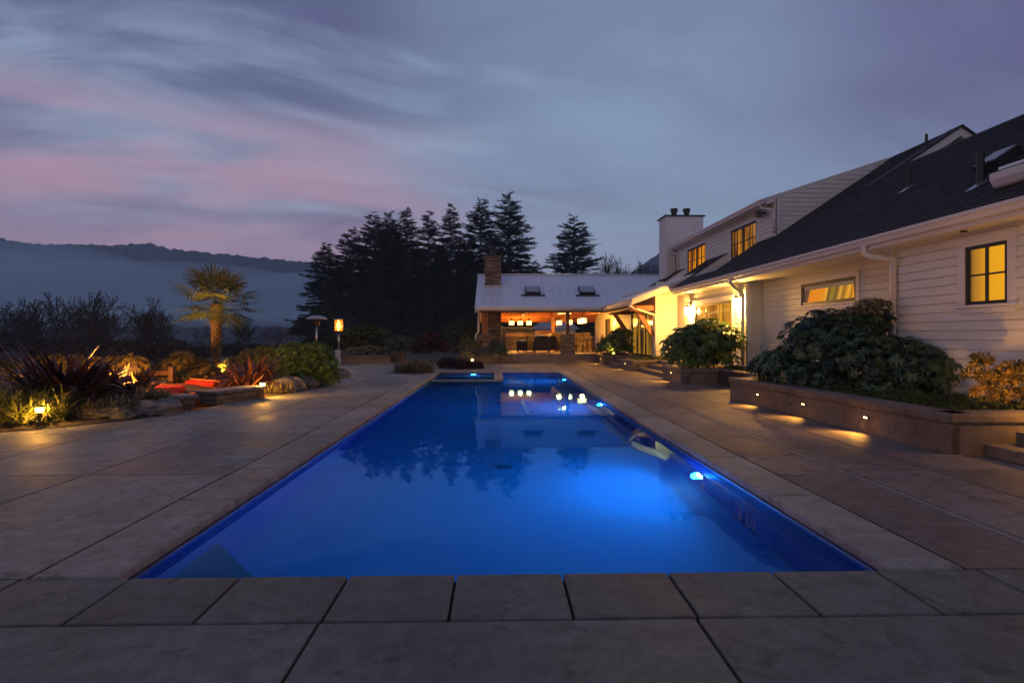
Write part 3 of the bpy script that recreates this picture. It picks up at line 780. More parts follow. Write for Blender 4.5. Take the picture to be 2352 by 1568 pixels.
# ---- windows and doors of the pool side
def art_pane():
    m, t, b, out = new_mat('lit_pane_pictures')
    p = wcoords(t); s = t.n('ShaderNodeSeparateXYZ'); t.l(p, s.inputs[0])
    yy_ = t.math('DIVIDE', t.math('SUBTRACT', s.outputs[1], wyB[0]), wyB[1] - wyB[0])   # 0 near .. 1 far
    zz_ = t.math('DIVIDE', t.math('SUBTRACT', s.outputs[2], wzB[0]), wzB[1] - wzB[0])
    q = t.math('ADD', yy_, t.math('MULTIPLY', zz_, .10))
    c = t.ramp(q, [(.0, (1.0, .40, .01)), (.10, (1.0, .42, .015)), (.13, (.45, .16, .006)), (.19, (1.0, .46, .03)), (.27, (.30, .12, .008)), (.33, (.85, .42, .05)), (.39, (.16, .08, .008)), (.46, (.34, .22, .025)), (.50, (.30, .20, .02)), (.54, (.12, .05, .006)), (.58, (1.0, .48, .04)), (.63, (.95, .30, .006)), (.90, (.90, .27, .006)), (.93, (.14, .07, .03)), (1, (.12, .06, .03))])
    blind = t.math('GREATER_THAN', zz_, .70)
    c = t.mix(blind, c, (.20, .115, .06))
    b.inputs['Base Color'].default_value = (.05, .04, .03, 1); b.inputs['Roughness'].default_value = .08
    b.inputs['Specular IOR Level'].default_value = .2; t.l(c, b.inputs['Emission Color']); b.inputs['Emission Strength'].default_value = .75
    return m
M['pane_art'] = art_pane()
def amber_pane():
    m, t, b, out = new_mat('lit_pane_blind')
    p = wcoords(t); s = t.n('ShaderNodeSeparateXYZ'); t.l(p, s.inputs[0])
    yy_ = t.math('DIVIDE', t.math('SUBTRACT', s.outputs[1], wyA[0]), wyA[1] - wyA[0])
    c = t.ramp(yy_, [(0, (1.0, .46, .008)), (.5, (.92, .40, .008)), (.72, (.62, .26, .012)), (.86, (.42, .18, .02)), (.92, (.10, .05, .012)), (1, (.06, .03, .01))])
    b.inputs['Base Color'].default_value = (.05, .04, .03, 1); b.inputs['Roughness'].default_value = .1
    b.inputs['Specular IOR Level'].default_value = .2; t.l(c, b.inputs['Emission Color']); b.inputs['Emission Strength'].default_value = .755
    return m
side_window(AX, wyA[0], wyA[1], wzA[0], wzA[1], 2, 2, amber_pane(), trim=.14, label='square four-pane amber window nearest the camera')
side_window(BX, wyB[0], wyB[1], wzB[0], wzB[1], 1, 1, M['pane_art'], trim=.12, fr=.08, label='wide low window with colourful things inside')
side_window(CX, dyC[0], dyC[1], dzC[0], dzC[1], 3, 1, M['pane_door'], trim=.14, name='patio_door', fr=.08, frame_mat=M['bronze'])
side_window(DX, slY[0], slY[1], slZ[0], slZ[1], 3, 1, M['pane_slider'], trim=.10, name='sliding_door', fr=.09, frame_mat=M['bronze'])
side_window(DX, dr2[0], dr2[1], dz2[0], dz2[1], 2, 1, M['pane_curtain'], trim=.10, name='glazed_door', fr=.09, frame_mat=M['bronze'])
# ---- main roof
RX1, RX2, RYG = 11.6, 13.3, 16.3           # low ridge x, high ridge x, y of the tall gable
DWX, DYN, DYF = 9.30, YX(1784, 9.3), 29.7  # dormer wall
notch = [(YX(1738, DWX) - .15, YX(1680, DWX) + .25), (YX(1620, DWX) - .15, YX(1580, DWX) + .25)]
def rows_roof(mb, x0, x1, ys, step=.14, lift=.016):
    """shingle courses climbing from x0 to x1 on the main slope; ys(xm) -> list of (y0, y1)"""
    dx = step * math.cos(math.atan(MS)); k = 0
    while x0 + k * dx < x1 - 1e-6:
        a, c = x0 + k * dx, min(x0 + (k + 1) * dx, x1); k += 1
        for y0, y1 in ys((a + c) / 2):
            A = Vector((a, 0, main_z(a))) + NRM * lift; C_ = Vector((c, 0, main_z(c)))
            A0 = Vector((a, 0, main_z(a)))
            mb.face([(A.x, y0, A.z), (C_.x, y0, C_.z), (C_.x, y1, C_.z), (A.x, y1, A.z)][::-1])
            mb.face([(A0.x, y0, A0.z), (A.x, y0, A.z), (A.x, y1, A.z), (A0.x, y1, A0.z)][::-1])
def yspan(X):
    top = 31.5
    if X > RX1: return [(RYG, top)]
    iv = [(1.0, top)]
    if 7.85 < X < DWX + .1:
        for n0, n1 in notch:
            nv = []
            for s, e in iv:
                if n1 <= s or n0 >= e: nv.append((s, e)); continue
                nv += [(s, n0), (n1, e)]
            iv = nv
    return iv
b = MB(); rows_roof(b, EX0, RX2, yspan)
# back slopes, far and near ends
b.face([(RX1, 1.0, main_z(RX1)), (17, 1.0, main_z(RX1) - 3.6), (17, RYG, main_z(RX1) - 3.6), (RX1, RYG, main_z(RX1))])
b.face([(RX2, RYG, main_z(RX2)), (19.5, RYG, main_z(RX2) - 4.13), (19.5, 31.5, main_z(RX2) - 4.13), (RX2, 31.5, main_z(RX2))])
for x, y0, y1 in ((RX1, 1.0, RYG), (RX2, RYG, 31.5)):
    z = main_z(x); b.prism([(x - .13, y0, z - .075), (x, y0, z + .02), (x + .13, y0, z - .075), (x, y0, z - .02)], (0, y1 - y0, 0))
b.build('roof', M['shingle'], house)
for n0, n1 in notch:
    pn = MB(); pn.face([(7.8, n0, main_z(7.8)), (DWX, n0, 3.77 + .39 * (DWX - 7.8)), (DWX, n1, 3.77 + .39 * (DWX - 7.8)), (7.8, n1, main_z(7.8))][::-1]); pn.build('roof_pan', M['zinc'], house)
for n0, n1 in notch:
    for y in (n0, n1):
        ck = MB(); ck.prism([(7.8, y, main_z(7.8) - .02), (DWX, y, 3.75 + .39 * (DWX - 7.8)), (DWX, y, main_z(DWX) - .01)], (0, .03 if y == n1 else -.03, 0)); ck.build('roof_cheek', M['white'], house)
# eave: soffit, fascia, gutter
b = MB(); gy1 = 23.4
b.box(EX0 + .06, BX + .1, 1.0, gy1, 3.10, 3.14); b.box(EX0 + .05, EX0 + .085, 1.0, gy1, 3.095, 3.27)
b.face([(EX0 + .03, gy1, 3.1), (EX0 + .03, gy1, 3.29), (9, gy1, main_z(9) - .02), (9, gy1, 3.1)])
b.build('soffit', M['white'], house)
def gutter(name, p0, p1, out=Vector((-1, 0, 0)), w=.13, h=.13):
    p0, p1 = Vector(p0), Vector(p1); b = MB(); up = Vector((0, 0, 1))
    prof = [(0, 0), (0, -h), (w * .6, -h), (w * .78, -h * .45), (w, -h * .3), (w, .012), (w - .014, .012), (w - .014, -h * .25), (w * .6, -h + .015), (.014, -h + .015), (.014, 0)]
    b.prism([p0 + out * a + up * z for a, z in prof], p1 - p0)
    return b.build(name, M['white'], house)
gutter('gutter', (EX0 + .05, 1.0, EZ0), (EX0 + .05, gy1, EZ0))
# tall gable above the low ridge: panel + bargeboards
gz = main_z(RX2)
b = MB(); b.prism([(RX1 - .6, RYG + .45, main_z(RX1 - .6)), (RX2, RYG + .45, gz - .05), (RX2 + 2.2, RYG + .45, gz - .05 - 2.2 * MS)], (0, .05, 0)); b.build('gable_panel', M['siding'], house)
b = MB()
for sx in (-1, 1):
    L = 2.6
    b.prism([(RX2, RYG - .03, gz - .02), (RX2 + sx * L, RYG - .03, gz - .02 - L * MS), (RX2 + sx * L, RYG - .03, gz - .27 - L * MS), (RX2, RYG - .03, gz - .27)], (0, .05, 0))
    b.prism([(RX2, RYG + .02, gz - .20), (RX2 + sx * L, RYG + .02, gz - .20 - L * MS), (RX2 + sx * L, RYG + .02, gz - .24 - L * MS), (RX2, RYG + .02, gz - .24)], (0, .45, 0))
    b.prism([(RX2, RYG + .40, gz - .27), (RX2 + sx * L, RYG + .40, gz - .27 - L * MS), (RX2 + sx * L, RYG + .40, gz - .40 - L * MS), (RX2, RYG + .40, gz - .40)], (0, .04, 0))
b.build('bargeboard', M['white'], house)
b = MB()
for sx in (-1, 1):
    L = 2.6
    b.prism([(RX2, RYG - .09, gz + .04), (RX2 + sx * L, RYG - .09, gz + .04 - L * MS), (RX2 + sx * L, RYG - .09, gz - .02 - L * MS), (RX2, RYG - .09, gz - .02)], (0, .55, 0))
b.build('gable_roof_edge', M['shingle'], house)
# ---- dormer
dst = (7.42 - 5.99) / (13.3 - 8.95)
DEX, DEZ = 8.95, 5.99
w1 = (YX(1622, DWX), YX(1580, DWX)); w2 = (YX(1738, DWX), YX(1680, DWX)); wz = (4.42, 1.45 + .444 * DWX)
b = MB(); siding(b, (DWX, DYN, 0), (0, 1, 0), (-1, 0, 0), 0, DYF - DYN, 4.2, 6.02, [(w[0] - DYN, w[1] - DYN, *wz) for w in (w1, w2)]); b.build('dormer_wall', M['siding'], house)
b = MB(); siding(b, (DWX, DYN, 0), (1, 0, 0), (0, -1, 0), 0, 4, 4.5, 7.4, (), span=lambda z: (max(0.0, (z - 6.0) / dst - .02) if z > 6.0 else 0.0, max(0, (z - main_z(DWX)) / MS + .25)))
b.build('dormer_wall', M['siding'], house)
b = MB()
b.box(DWX - .03, DWX - .013, DYN - .03, DYN + .10, 4.6, 6.0); b.box(DWX - .03, DWX + .10, DYN - .03, DYN - .013, 4.7, 6.05)
b.build('corner_board', M['white'], house)
b = MB(); b.box(DWX + .06, RX2, DYN + .05, DYF, 4.4, 5.95); b.prism([(DWX + .06, DYN + .05, 5.9), (RX2, DYN + .05, 5.9), (RX2, DYN + .05, 7.3)], (0, DYF - DYN - .1, 0)); b.build('dormer_core', M['white'], house)
side_window(DWX, w1[0], w1[1], wz[0], wz[1], 4, 2, M['pane_amber'], trim=.09, fr=.085, split=2, label='farther of the two dormer windows, amber')
side_window(DWX, w2[0], w2[1], wz[0], wz[1], 4, 2, M['pane_curtain'], trim=.09, fr=.085, split=2, label='nearer of the two dormer windows, half dark')
yr0, yr1 = YX(1757, DEX), 29.8
def rake_z(X): return DEZ + dst * (X - DEX)
b = MB(); b.prism([(DEX, yr0, DEZ), (RX2 + .1, yr0, rake_z(RX2 + .1)), (RX2 + .1, yr0, rake_z(RX2 + .1) + .05), (DEX, yr0, DEZ + .05)], (0, yr1 - yr0, 0)); b.build('dormer_roof', M['metalroof'], house)
b = MB(); b.prism([(DEX + .05, yr0 + .03, DEZ - .17), (RX2 + .1, yr0 + .03, rake_z(RX2 + .1) - .17), (RX2 + .1, yr0 + .03, rake_z(RX2 + .1) - .002), (DEX + .05, yr0 + .03, DEZ + .02)], (0, .03, 0))
b.prism([(DEX + .05, yr0 + .07, DEZ - .17), (RX2 + .1, yr0 + .07, rake_z(RX2 + .1) - .17), (RX2 + .1, yr0 + .07, rake_z(RX2 + .1) - .14), (DEX + .05, yr0 + .07, DEZ - .14)], (0, yr1 - yr0 - .1, 0)); b.build('dormer_soffit', M['white'], house)
gutter('gutter', (DEX + .03, yr0, DEZ + .02), (DEX + .03, yr1, DEZ + .02), h=.14)
def downspout(pts, r=.045):
    return MB().tube([Vector(p) for p in pts], r, 8).build('downspout', M['white'], house, smooth=True)
ya = yA1 - .06
gx = EX0 - .01
ys_ = YX(1985, gx)
downspout([(gx, ys_, 3.18), (gx, ys_, 3.04), (gx + .06, ys_ - .04, 2.97), (AX - .12, ya - .2, 2.86), (AX - .07, ya - .10, 2.76), (AX - .07, ya - .10, .5)], .055)
ys_ = YX(1677, gx)
downspout([(gx, ys_, 3.18), (gx, ys_, 3.05), (gx + .06, ys_, 2.98), (CX - .14, yB1 + .35, 2.84), (CX - .08, yB1 + .22, 2.72), (CX - .08, yB1 + .22, .5)], .05)
downspout([(DEX - .04, yr0 + .25, 5.86), (DEX - .04, yr0 + .25, 5.76), (DWX - .07, DYN + .05, 5.62), (DWX - .07, DYN + .05, 4.85)], .045)
downspout([(DEX - .04, yr1 - .25, 5.86), (DEX - .04, yr1 - .25, 5.72), (DWX - .07, DYF - .3, 5.60), (DWX - .07, DYF - .3, 4.6)], .045)
# roof furniture
def on_roof(u, v):
    k = (V0 - v) / ((u - 1142.1) * CT); X = (EZ0 - MS * EX0 - 1.45) / (k / 1 * 1 - MS) if False else (1.45 - EZ0 + MS * EX0) / (MS - k * CT)
    return Vector((X, YX(u, X), main_z(X)))
T = Vector((1, 0, MS)).normalized()
def roof_vent(u, v, hgt, r=.04, fl=.14):
    p = on_roof(u, v); b = MB(); b.tube([p - Vector((0, 0, .05)), p + Vector((0, 0, hgt))], r, 10); pip = b.build('vent_pipe', M['black'], house, smooth=False)
    f = MB(); f.obox(p - T * .08 + NRM * .024, T * fl, Vector((0, fl * .62, 0)), NRM * .006); f.build('flashing', M['zinc'], pip)
roof_vent(2088, 432, .42); roof_vent(2252, 424, .55, .06); roof_vent(2128, 340, .40, .04, .12)
p = on_roof(2298, 378); b = MB(); b.obox(p + NRM * .09, T * .26, Vector((0, .24, 0)), NRM * .09); sk = b.build('skylight', M['black'], house, bevel=.01)
b = MB(); b.obox(p + NRM * .185, T * .225, Vector((0, .205, 0)), NRM * .01); b.build('pane', M['zinc'], sk)
# second eave just above the main one at the right edge
ye = YX(2272, 7.5)
b = MB(); b.prism([(7.50, ye, 3.90), (7.50, ye, 3.80), (7.56, ye, 3.70), (7.60, ye, 3.68), (8.2, ye, 3.68), (9.5, ye, 4.30), (9.5, ye, 4.44)], (0, 1.0 - ye, 0)); b.build('upper_eave', M['white'], house, bevel=.008)
b = MB(); b.prism([(7.54, ye - .12, 3.93), (9.6, ye - .12, 4.49), (9.6, ye - .12, 4.53), (7.54, ye - .12, 3.97)], (0, 1.2 - ye, 0)); b.build('upper_eave_roof', M['metalroof'], house)
# house chimney
b = MB(); b.box(8.78, 10.75, 29.95, 31.2, 3.0, 7.63)
for k in range(6): b.box(8.86 + k * .36, 8.90 + k * .36, 29.925, 29.95, 3.0, 7.62)
for k in range(3): b.box(8.755, 8.78, 30.1 + k * .45, 30.14 + k * .45, 3.0, 7.62)
ch = b.build('chimney', M['white'], house)
b = MB(); b.box(8.70, 10.83, 29.87, 31.28, 7.63, 7.70); b.build('chimney_cap', M['black'], ch)
for x in (9.35, 10.02):
    MB().lathe([(.14, 0), (.14, .26), (.19, .26), (.19, .42), (.12, .44)], (x, 30.4, 7.70), 14).build('flue', M['black'], ch)
# cameras, meter, vent and soffit light on the walls
b = MB(); b.obox((DWX - .25, DYN + .75, 5.62), (.09, -.05, -.02), (.05, .16, 0), (0, 0, .08)); b.obox((DWX - .08, DYN + .75, 5.66), (.1, 0, 0), (0, .03, 0), (0, 0, .03)); b.build('floodlight', M['black'], house, bevel=.01)
ry = YX(1893, BX); sv = MB().lathe([(.125, 0), (.125, .05), (.105, .07), (.001, .07)], n=24).build('wall_speaker', M['white'], house, loc=(BX - .012, ry, 1.45 + .2165 * BX)); sv.rotation_euler = (0, -PI / 2, 0)
rl = MB()
for k in range(20):
    a0, a1 = -1.1 + k * .11, -1.1 + (k + 1) * .11
    for r0, r1 in ((.030, .040), (.056, .066)):
        rl.face([(r0 * math.cos(a0), r0 * math.sin(a0), .073), (r1 * math.cos(a0), r1 * math.sin(a0), .073), (r1 * math.cos(a1), r1 * math.sin(a1), .073), (r0 * math.cos(a1), r0 * math.sin(a1), .073)])
rl.build('led_ring', M['glow_led'], sv)
b = MB(); yv = YX(1755, BX); b.box(BX - .06, BX - .012, yv + .05, yv + .20, .95, 1.14); b.build('outlet_cover', M['bronze'], house)
p = W(2213, 583, 7.9); MB().lathe([(.05, 0), (.05, .02), (.001, .025)], (7.35, YX(2213, 7.35), 3.075), 12).build('soffit_sensor', M['glow_green'] if False else M['black'], house)
# wing roof over the sliding door (low metal roof) with timber brackets
wx0, wz0, wy0, wy1 = 5.49, 2.90, 23.65, 33.0
def wing_z(X): return wz0 + .39 * (X - wx0)
b = MB(); b.prism([(wx0, wy0, wz0), (9.6, wy0, wing_z(9.6)), (9.6, wy0, wing_z(9.6) + .04), (wx0, wy0, wz0 + .04)], (0, wy1 - wy0, 0))
for k in range(9):
    X = wx0
    y = wy0 + .1 + k * .45
    b.obox((( wx0 + 9.6) / 2, y, (wz0 + wing_z(9.6)) / 2 + .06), ((9.6 - wx0) / 2, 0, (wing_z(9.6) - wz0) / 2), (0, .012, 0), (0, 0, .022))
b.build('wing_roof', M['metalroof'], house)
b = MB(); b.prism([(wx0 + .03, wy0 + .02, wz0 - .21), (8.2, wy0 + .02, wing_z(8.2) - .23), (8.2, wy0 + .02, wing_z(8.2) - .003), (wx0 + .03, wy0 + .02, wz0 - .003)], (0, .045, 0))
b.prism([(wx0 + .03, wy0 - .03, wz0 - .06), (8.2, wy0 - .03, wing_z(8.2) - .07), (8.2, wy0 - .03, wing_z(8.2) + .03), (wx0 + .03, wy0 - .03, wz0 + .03)], (0, .047, 0))
b.box(wx0 + .04, wx0 + .075, wy0 + .07, 30.2, wz0 - .2, wz0 - .01); b.build('wing_fascia', M['white'], house)
b = MB(); b.prism([(wx0 + .08, wy0 + .07, wz0 - .05), (DX + 1.2, wy0 + .07, wing_z(DX + 1.2) - .05), (DX + 1.2, wy0 + .07, wing_z(DX + 1.2) - .02), (wx0 + .08, wy0 + .07, wz0 - .02)], (0, wy1 - wy0 - .2, 0)); b.build('wing_ceiling', M['ceil'], house)
gutter('gutter', (wx0 + .04, wy0 - .03, wz0 + .02), (wx0 + .04, 30.15, wz0 + .02), h=.14)
b = MB()
for y in (yC1 + .18, slY[1] + .28):
    b.obox(((5.75 + DX) / 2, y, 2.62), ((DX - 5.72) / 2, 0, 0), (0, .10, 0), (0, 0, .12))
    a, c = Vector((5.98, y, 2.60)), Vector((DX - .05, y, 1.42)); dd = (c - a); ax = dd * .5; pz = Vector((dd.z, 0, -dd.x)).normalized()
    b.obox((a + c) / 2, ax, (0, .085, 0), pz * .10)
b.box(5.72, 5.9, wy0 + .1, 30.1, 2.56, 2.68)
b.build('timber_bracket', M['wood'], house, bevel=.012)
downspout([(wx0 - .03, wy0 + .15, 2.78), (wx0 - .03, wy0 + .15, 2.66), (wx0 + .15, wy0 + .2, 2.58), (DX - .10, yC1 - .10, 2.32), (DX - .04, yC1 - .08, 2.2), (DX - .04, yC1 - .08, .46)], .048)
# ---- wall lanterns beside the patio door
def lantern(y, z, label):
    r = thing('wall_lantern', label, 'lantern', (CX - .02, y, z), group='wall lanterns beside the patio door')
    b = MB(); b.box(-.03, .0, -.06, .06, .16, .36); b.box(-.17, -.02, -.014, .014, .30, .33); b.box(-.17, -.145, -.012, .012, .21, .31); b.build('bracket', M['bronze'], r)
    b = MB(); b.lathe([(.03, .22), (.125, .17), (.13, .155), (.001, .155)], (-.157, 0, 0), 18); b.build('cap', M['bronze'], r)
    b = MB(); b.lathe([(.098, .155), (.105, -.12), (.085, -.16), (.001, -.165)], (-.157, 0, 0), 18); b.build('glass', M['glow_warm'], r, smooth=True)
    lamp('POINT', (-.157, 0, -.02), 430, WARM, r, .06)
yl1, yl2 = YX(1579, CX - .17), YX(1691, CX - .17)
lantern(yl1, 2.42, 'bright wall lantern left of the patio door, farther from the camera')
lantern(yl2, 2.47, 'bright wall lantern right of the patio door, beside the downspout')
lamp('POINT', (DX + .03 - .3, 33.5, 2.2), 70, AMB, house, .06)
# ================================================================== PAVILION
pav = thing('pavilion', 'open timber pavilion with pale standing seam metal roof and stone piers at the pool end', 'pavilion', (0, 0, 0))
FZ, EY, EZ, RY, RZ, BY = .45, 30.2, 2.92, 34.95, 5.08, 40.4
PS = (RZ - EZ) / (RY - EY); XL, XR = -1.17, 9.75
b = MB(); b.box(-.95, 6.75, 30.82, 40.6, .30, FZ); b.build('floor', simple('pavilion_slab', (.30, .26, .22), (.40, .35, .30), 3, .45), pav)
b = MB()
for k, (z, y) in enumerate(((.15, 30.10), (.30, 30.46))): b.box(.15, 5.25, y, 30.84, z - .15 if k == 0 else z - .149, z)
b.box(.12, 5.26, 30.80, 31.2, .301, FZ + .004)
b.build('step', M['planter'], pav, bevel=.012)
b = MB()
def rz_(Y): return EZ + PS * (Y - EY) if Y <= RY else RZ - PS * (Y - RY)
b.prism([(XL, EY, EZ), (XL, RY, RZ), (XL, BY, rz_(BY)), (XL, BY, rz_(BY) - .05), (XL, RY, RZ - .05), (XL, EY, EZ - .05)], (XR - XL, 0, 0))
sl = Vector((0, RY - EY, RZ - EZ))
for k in range(27):
    x = XL + .02 + k * .42
    b.obox((x, (EY + RY) / 2, (EZ + RZ) / 2 + .018), (.011, 0, 0), sl * .5, (0, 0, .022))
b.obox((( XL + XR) / 2, RY, RZ + .03), ((XR - XL) / 2, 0, 0), (0, .12, 0), (0, 0, .025))
roof = b.build('roof', M['metalroof'], pav)
b = MB(); b.prism([(XL + .02, EY + .02, EZ - .30), (XL + .02, RY, RZ - .32), (XL + .02, BY - .05, rz_(BY) - .32), (XL + .02, BY - .05, rz_(BY) - .052), (XL + .02, RY, RZ - .052), (XL + .02, EY + .02, EZ - .052)], (.05, 0, 0))
b.box(XL + .07, 5.5, EY + .02, EY + .06, EZ - .20, EZ - .052); b.box(XL + .07, 5.44, EY - .10, EY + .018, EZ - .13, EZ - .0)
b.build('fascia', M['white'], pav)
b = MB(); b.prism([(XL + .08, EY + .07, EZ - .20), (XL + .08, RY, RZ - .32), (XL + .08, BY - .1, rz_(BY - .1) - .3), (XL + .08, BY - .1, rz_(BY - .1) - .27), (XL + .08, RY, RZ - .29), (XL + .08, EY + .07, EZ - .17)], (6.75 - XL, 0, 0)); b.build('ceiling', M['ceil'], pav)
def skylight(u):
    c = 32.3; X = W(u, 664, c).x; Y = 32.25; Z = rz_(Y); tt = Vector((0, 1, PS)).normalized(); nn = Vector((0, -PS, 1)).normalized(); p = Vector((X, Y, Z))
    b = MB(); b.obox(p + nn * .08, (.42, 0, 0), tt * .50, nn * .09); s = b.build('skylight', M['black'], pav)
    b = MB(); b.obox(p + nn * .18, (.36, 0, 0), tt * .44, nn * .012); b.build('pane', M['zinc'], s)
    b = MB(); b.obox(p - tt * .60 + nn * .03, (.66, 0, 0), tt * .11, nn * .012); b.build('flashing', simple('dark_flashing', (.06, .08, .10)), s)
skylight(1223); skylight(1347)
b = MB(); b.box(-.70, .22, 33.0, 34.0, .30, 5.95); rg = random.Random(3)
st = b
for k in range(70):
    z = .5 + k * .078
    x = -.70
    while x < .2:
        wd = rg.uniform(.14, .42); x2 = min(x + wd, .22)
        if rg.random() < .6: st.box(x + .004, x2 - .004, 33.0 - rg.uniform(.012, .035), 33.02, z + .003, z + .074)
        x = x2
ch = b.build('chimney', M['stone'], pav)
b = MB(); b.box(-.78, .30, 32.92, 34.08, 5.95, 6.02); b.lathe([(.16, 0), (.16, .22), (.23, .24), (.23, .30), (.15, .32), (.15, .40), (.24, .42), (.2, .5), (.05, .54)], (-.24, 33.5, 6.02), 16); b.build('chimney_cap', M['black'], ch)
b = MB(); zc_ = rz_(32.95); b.box(-.78, .30, 32.86, 32.97, zc_ - .02, zc_ + .09); b.build('flashing', M['zinc'], ch)
b = MB(); b.box(-1.06, -.36, 31.0, 31.7, .2, 1.44); b.build('pier', M['stone'], pav, bevel=.008)
b = MB(); b.box(-1.10, -.32, 30.96, 31.74, 1.44, 1.50); b.build('pier_cap', M['flag'], pav, bevel=.01)
b = MB(); b.box(3.46, 4.16, 30.95, 31.6, .2, 1.44); b.build('pier', M['stone'], pav, bevel=.008)
b = MB(); b.box(3.42, 4.20, 30.91, 31.64, 1.44, 1.50); b.build('pier_cap', M['flag'], pav, bevel=.01)
for x in (-.82, 3.72):
    b = MB(); b.box(x, x + .18, 31.2, 31.38, 1.5, 2.68); b.build('post', M['darkwood'] if x > 0 else M['wood'], pav, bevel=.008)
b = MB(); b.box(-.58, -.50, 31.25, 31.35, 1.5, 2.68); b.build('post', M['wood'], pav)
b = MB(); b.box(-1.05, 6.7, 31.15, 31.45, 2.68, 2.86); b.build('beam', M['darkwood'], pav, bevel=.01)
b = MB(); b.box(.25, 6.7, 39.5, 39.75, 2.66, 3.02); b.build('beam', M['wood'], pav, bevel=.01)
b = MB(); b.box(3.70, 3.95, 39.45, 39.7, FZ, 2.66); b.build('post', M['wood'], pav, bevel=.01)
for x in (1.7, 3.8, 5.9):
    b = MB(); b.box(x - .09, x + .09, 31.45, 39.5, 2.72, 2.98); b.build('beam', M['wood'], pav, bevel=.01)
b = MB(); nb = 9
for k in range(nb):
    t0, t1 = k / nb, (k + 1) / nb
    f = lambda t: Vector((3.95 + 1.15 * t, 39.6, 2.05 + .62 * (1 - (1 - t) ** 2)))
    p0, p1 = f(t0), f(t1); dd = (p1 - p0) * .52; nn = Vector((-dd.z, 0, dd.x)).normalized()
    b.obox((p0 + p1) / 2, dd, (0, .09, 0), nn * .12)
b.build('brace', M['wood'], pav)
b = MB(); b.tube([(-.98, 30.12, 2.80), (-.98, 30.12, 2.70), (-.98, 30.6, 2.5), (-1.0, 30.9, 2.3), (-1.0, 30.9, 1.62), (-1.14, 30.9, 1.46), (-1.14, 30.9, .1)], .05, 8); b.build('downspout', M['white'], pav, smooth=True)
# things inside the pavilion
def pend(x, y, z, w, label, group='glass pendant lamps in the pavilion', chain=True):
    r = thing('pendant_lamp', label, 'pendant lamp', (x, y, z), group=group)
    b = MB(); b.box(-w * .5, w * .5, -w * .5, w * .5, -w * .42, w * .40); b.build('shade', M['glow_pend'], r, bevel=.03)
    b = MB(); b.box(-w * .52, w * .52, -w * .52, w * .52, w * .40, w * .46); b.box(-.06, .06, -.06, .06, w * .46, w * .46 + .12); b.tube([(0, 0, w * .46 + .1), (0, 0, .75)], .012, 6); b.build('fitting', M['bronze'], r)
    lamp('POINT', (0, 0, 0), 90, AMB, r, .10)
    return r
for u, nm in ((1175, 'left'), (1195, 'middle'), (1215, 'right')):
    p = W(u, 741.5, 39.0); pend(p.x, p.y, p.z, .33, '%s one of three square glowing pendant lamps above the stone bar' % nm)
p = W(1284, 741, 36.5); pend(p.x, p.y, p.z, .32, 'glowing pendant lamp left of the dark post, before the grey barn')
p = W(1308, 740, 36.5); pend(p.x, p.y, p.z, .32, 'glowing pendant lamp just right of the dark post')
r = thing('chandelier', 'long glowing three-light chandelier above the dining table', 'chandelier', W(1337, 737, 35.0))
for k in (-1, 0, 1):
    b = MB(); b.box(-.13 + k * .20, .13 + k * .20, -.13 + k * .5, .13 + k * .5, -.14 + k * .03, .14 + k * .03); b.build('shade', M['glow_pend'], r, bevel=.02)
b = MB(); b.tube([(-.2, -.5, .2), (.2, .5, .25)], .02, 6); b.tube([(0, 0, .2), (0, 0, .75)], .015, 6); b.build('frame', M['bronze'], r)
lamp('POINT', (0, 0, -.25), 190, AMB, r, .12)
r = thing('patio_heater', 'flat glowing heater bar fixed under the pavilion ceiling', 'heater', W(1297, 718, 34.0))
b = MB(); b.box(-.42, .42, -.08, .08, -.05, .07); b.build('housing', M['steel'], r); b = MB(); b.box(-.38, .38, -.06, .06, -.065, -.05); b.build('element', emis('heater_bar', (1, .6, .25), 5), r)
lamp('AREA', (0, 0, -.12), 40, AMB, r, .3, (0, 0, -1))
r = thing('ceiling_fan', 'dark ceiling fan with flat blades under the pavilion roof', 'ceiling fan', (2.0, 34.2, 2.86))
b = MB(); b.lathe([(.02, .3), (.03, .05), (.12, .04), (.13, -.04), (.05, -.08)], n=16); b.build('motor', M['bronze'], r)
for k in range(5):
    a = k * 2 * PI / 5 + .3; b = MB(); b.obox((.5 * math.cos(a), .5 * math.sin(a), 0), (.36 * math.cos(a), .36 * math.sin(a), 0), (-.07 * math.sin(a), .07 * math.cos(a), .015), (0, 0, .006)); b.build('blade', M['darkwood'], r)
r = thing('bar_counter', 'long stone bar counter with raised back ledge under three pendants', 'bar counter', (0, 0, 0))
b = MB(); b.box(.55, 6.3, 38.35, 39.1, FZ + .002, 1.32); b.build('base', M['stone'], r)
b = MB(); b.box(.45, 6.35, 38.22, 39.0, 1.32, 1.38); b.build('worktop', simple('granite_top', (.20, .14, .09), (.34, .25, .17), 25, .25), r)
b = MB(); b.box(.55, 6.3, 39.0, 39.3, 1.38, 1.62); b.build('ledge', M['stone'], r)
b = MB(); b.box(1.55, 2.0, 38.32, 38.36, .62, 1.12); b.build('door', M['steel'], r)
r = thing('barbecue_grill', 'stainless steel barbecue grill with rounded lid set in the bar', 'grill', (0, 0, 0))
b = MB(); b.prism([(2.55, 38.25, 1.385), (2.55, 38.25, 1.52), (2.55, 38.36, 1.66), (2.55, 38.6, 1.72), (2.55, 38.88, 1.70), (2.55, 38.88, 1.385)], (1.05, 0, 0)); b.build('lid', M['steel'], r, bevel=.02)
b = MB(); b.box(2.55, 3.6, 38.2, 38.3, 1.1, 1.384); b.build('control_panel', M['steel'], r, bevel=.01)
b = MB(); b.tube([(2.7, 38.19, 1.50), (3.45, 38.19, 1.50)], .018, 8); b.build('handle', M['steel'], r)
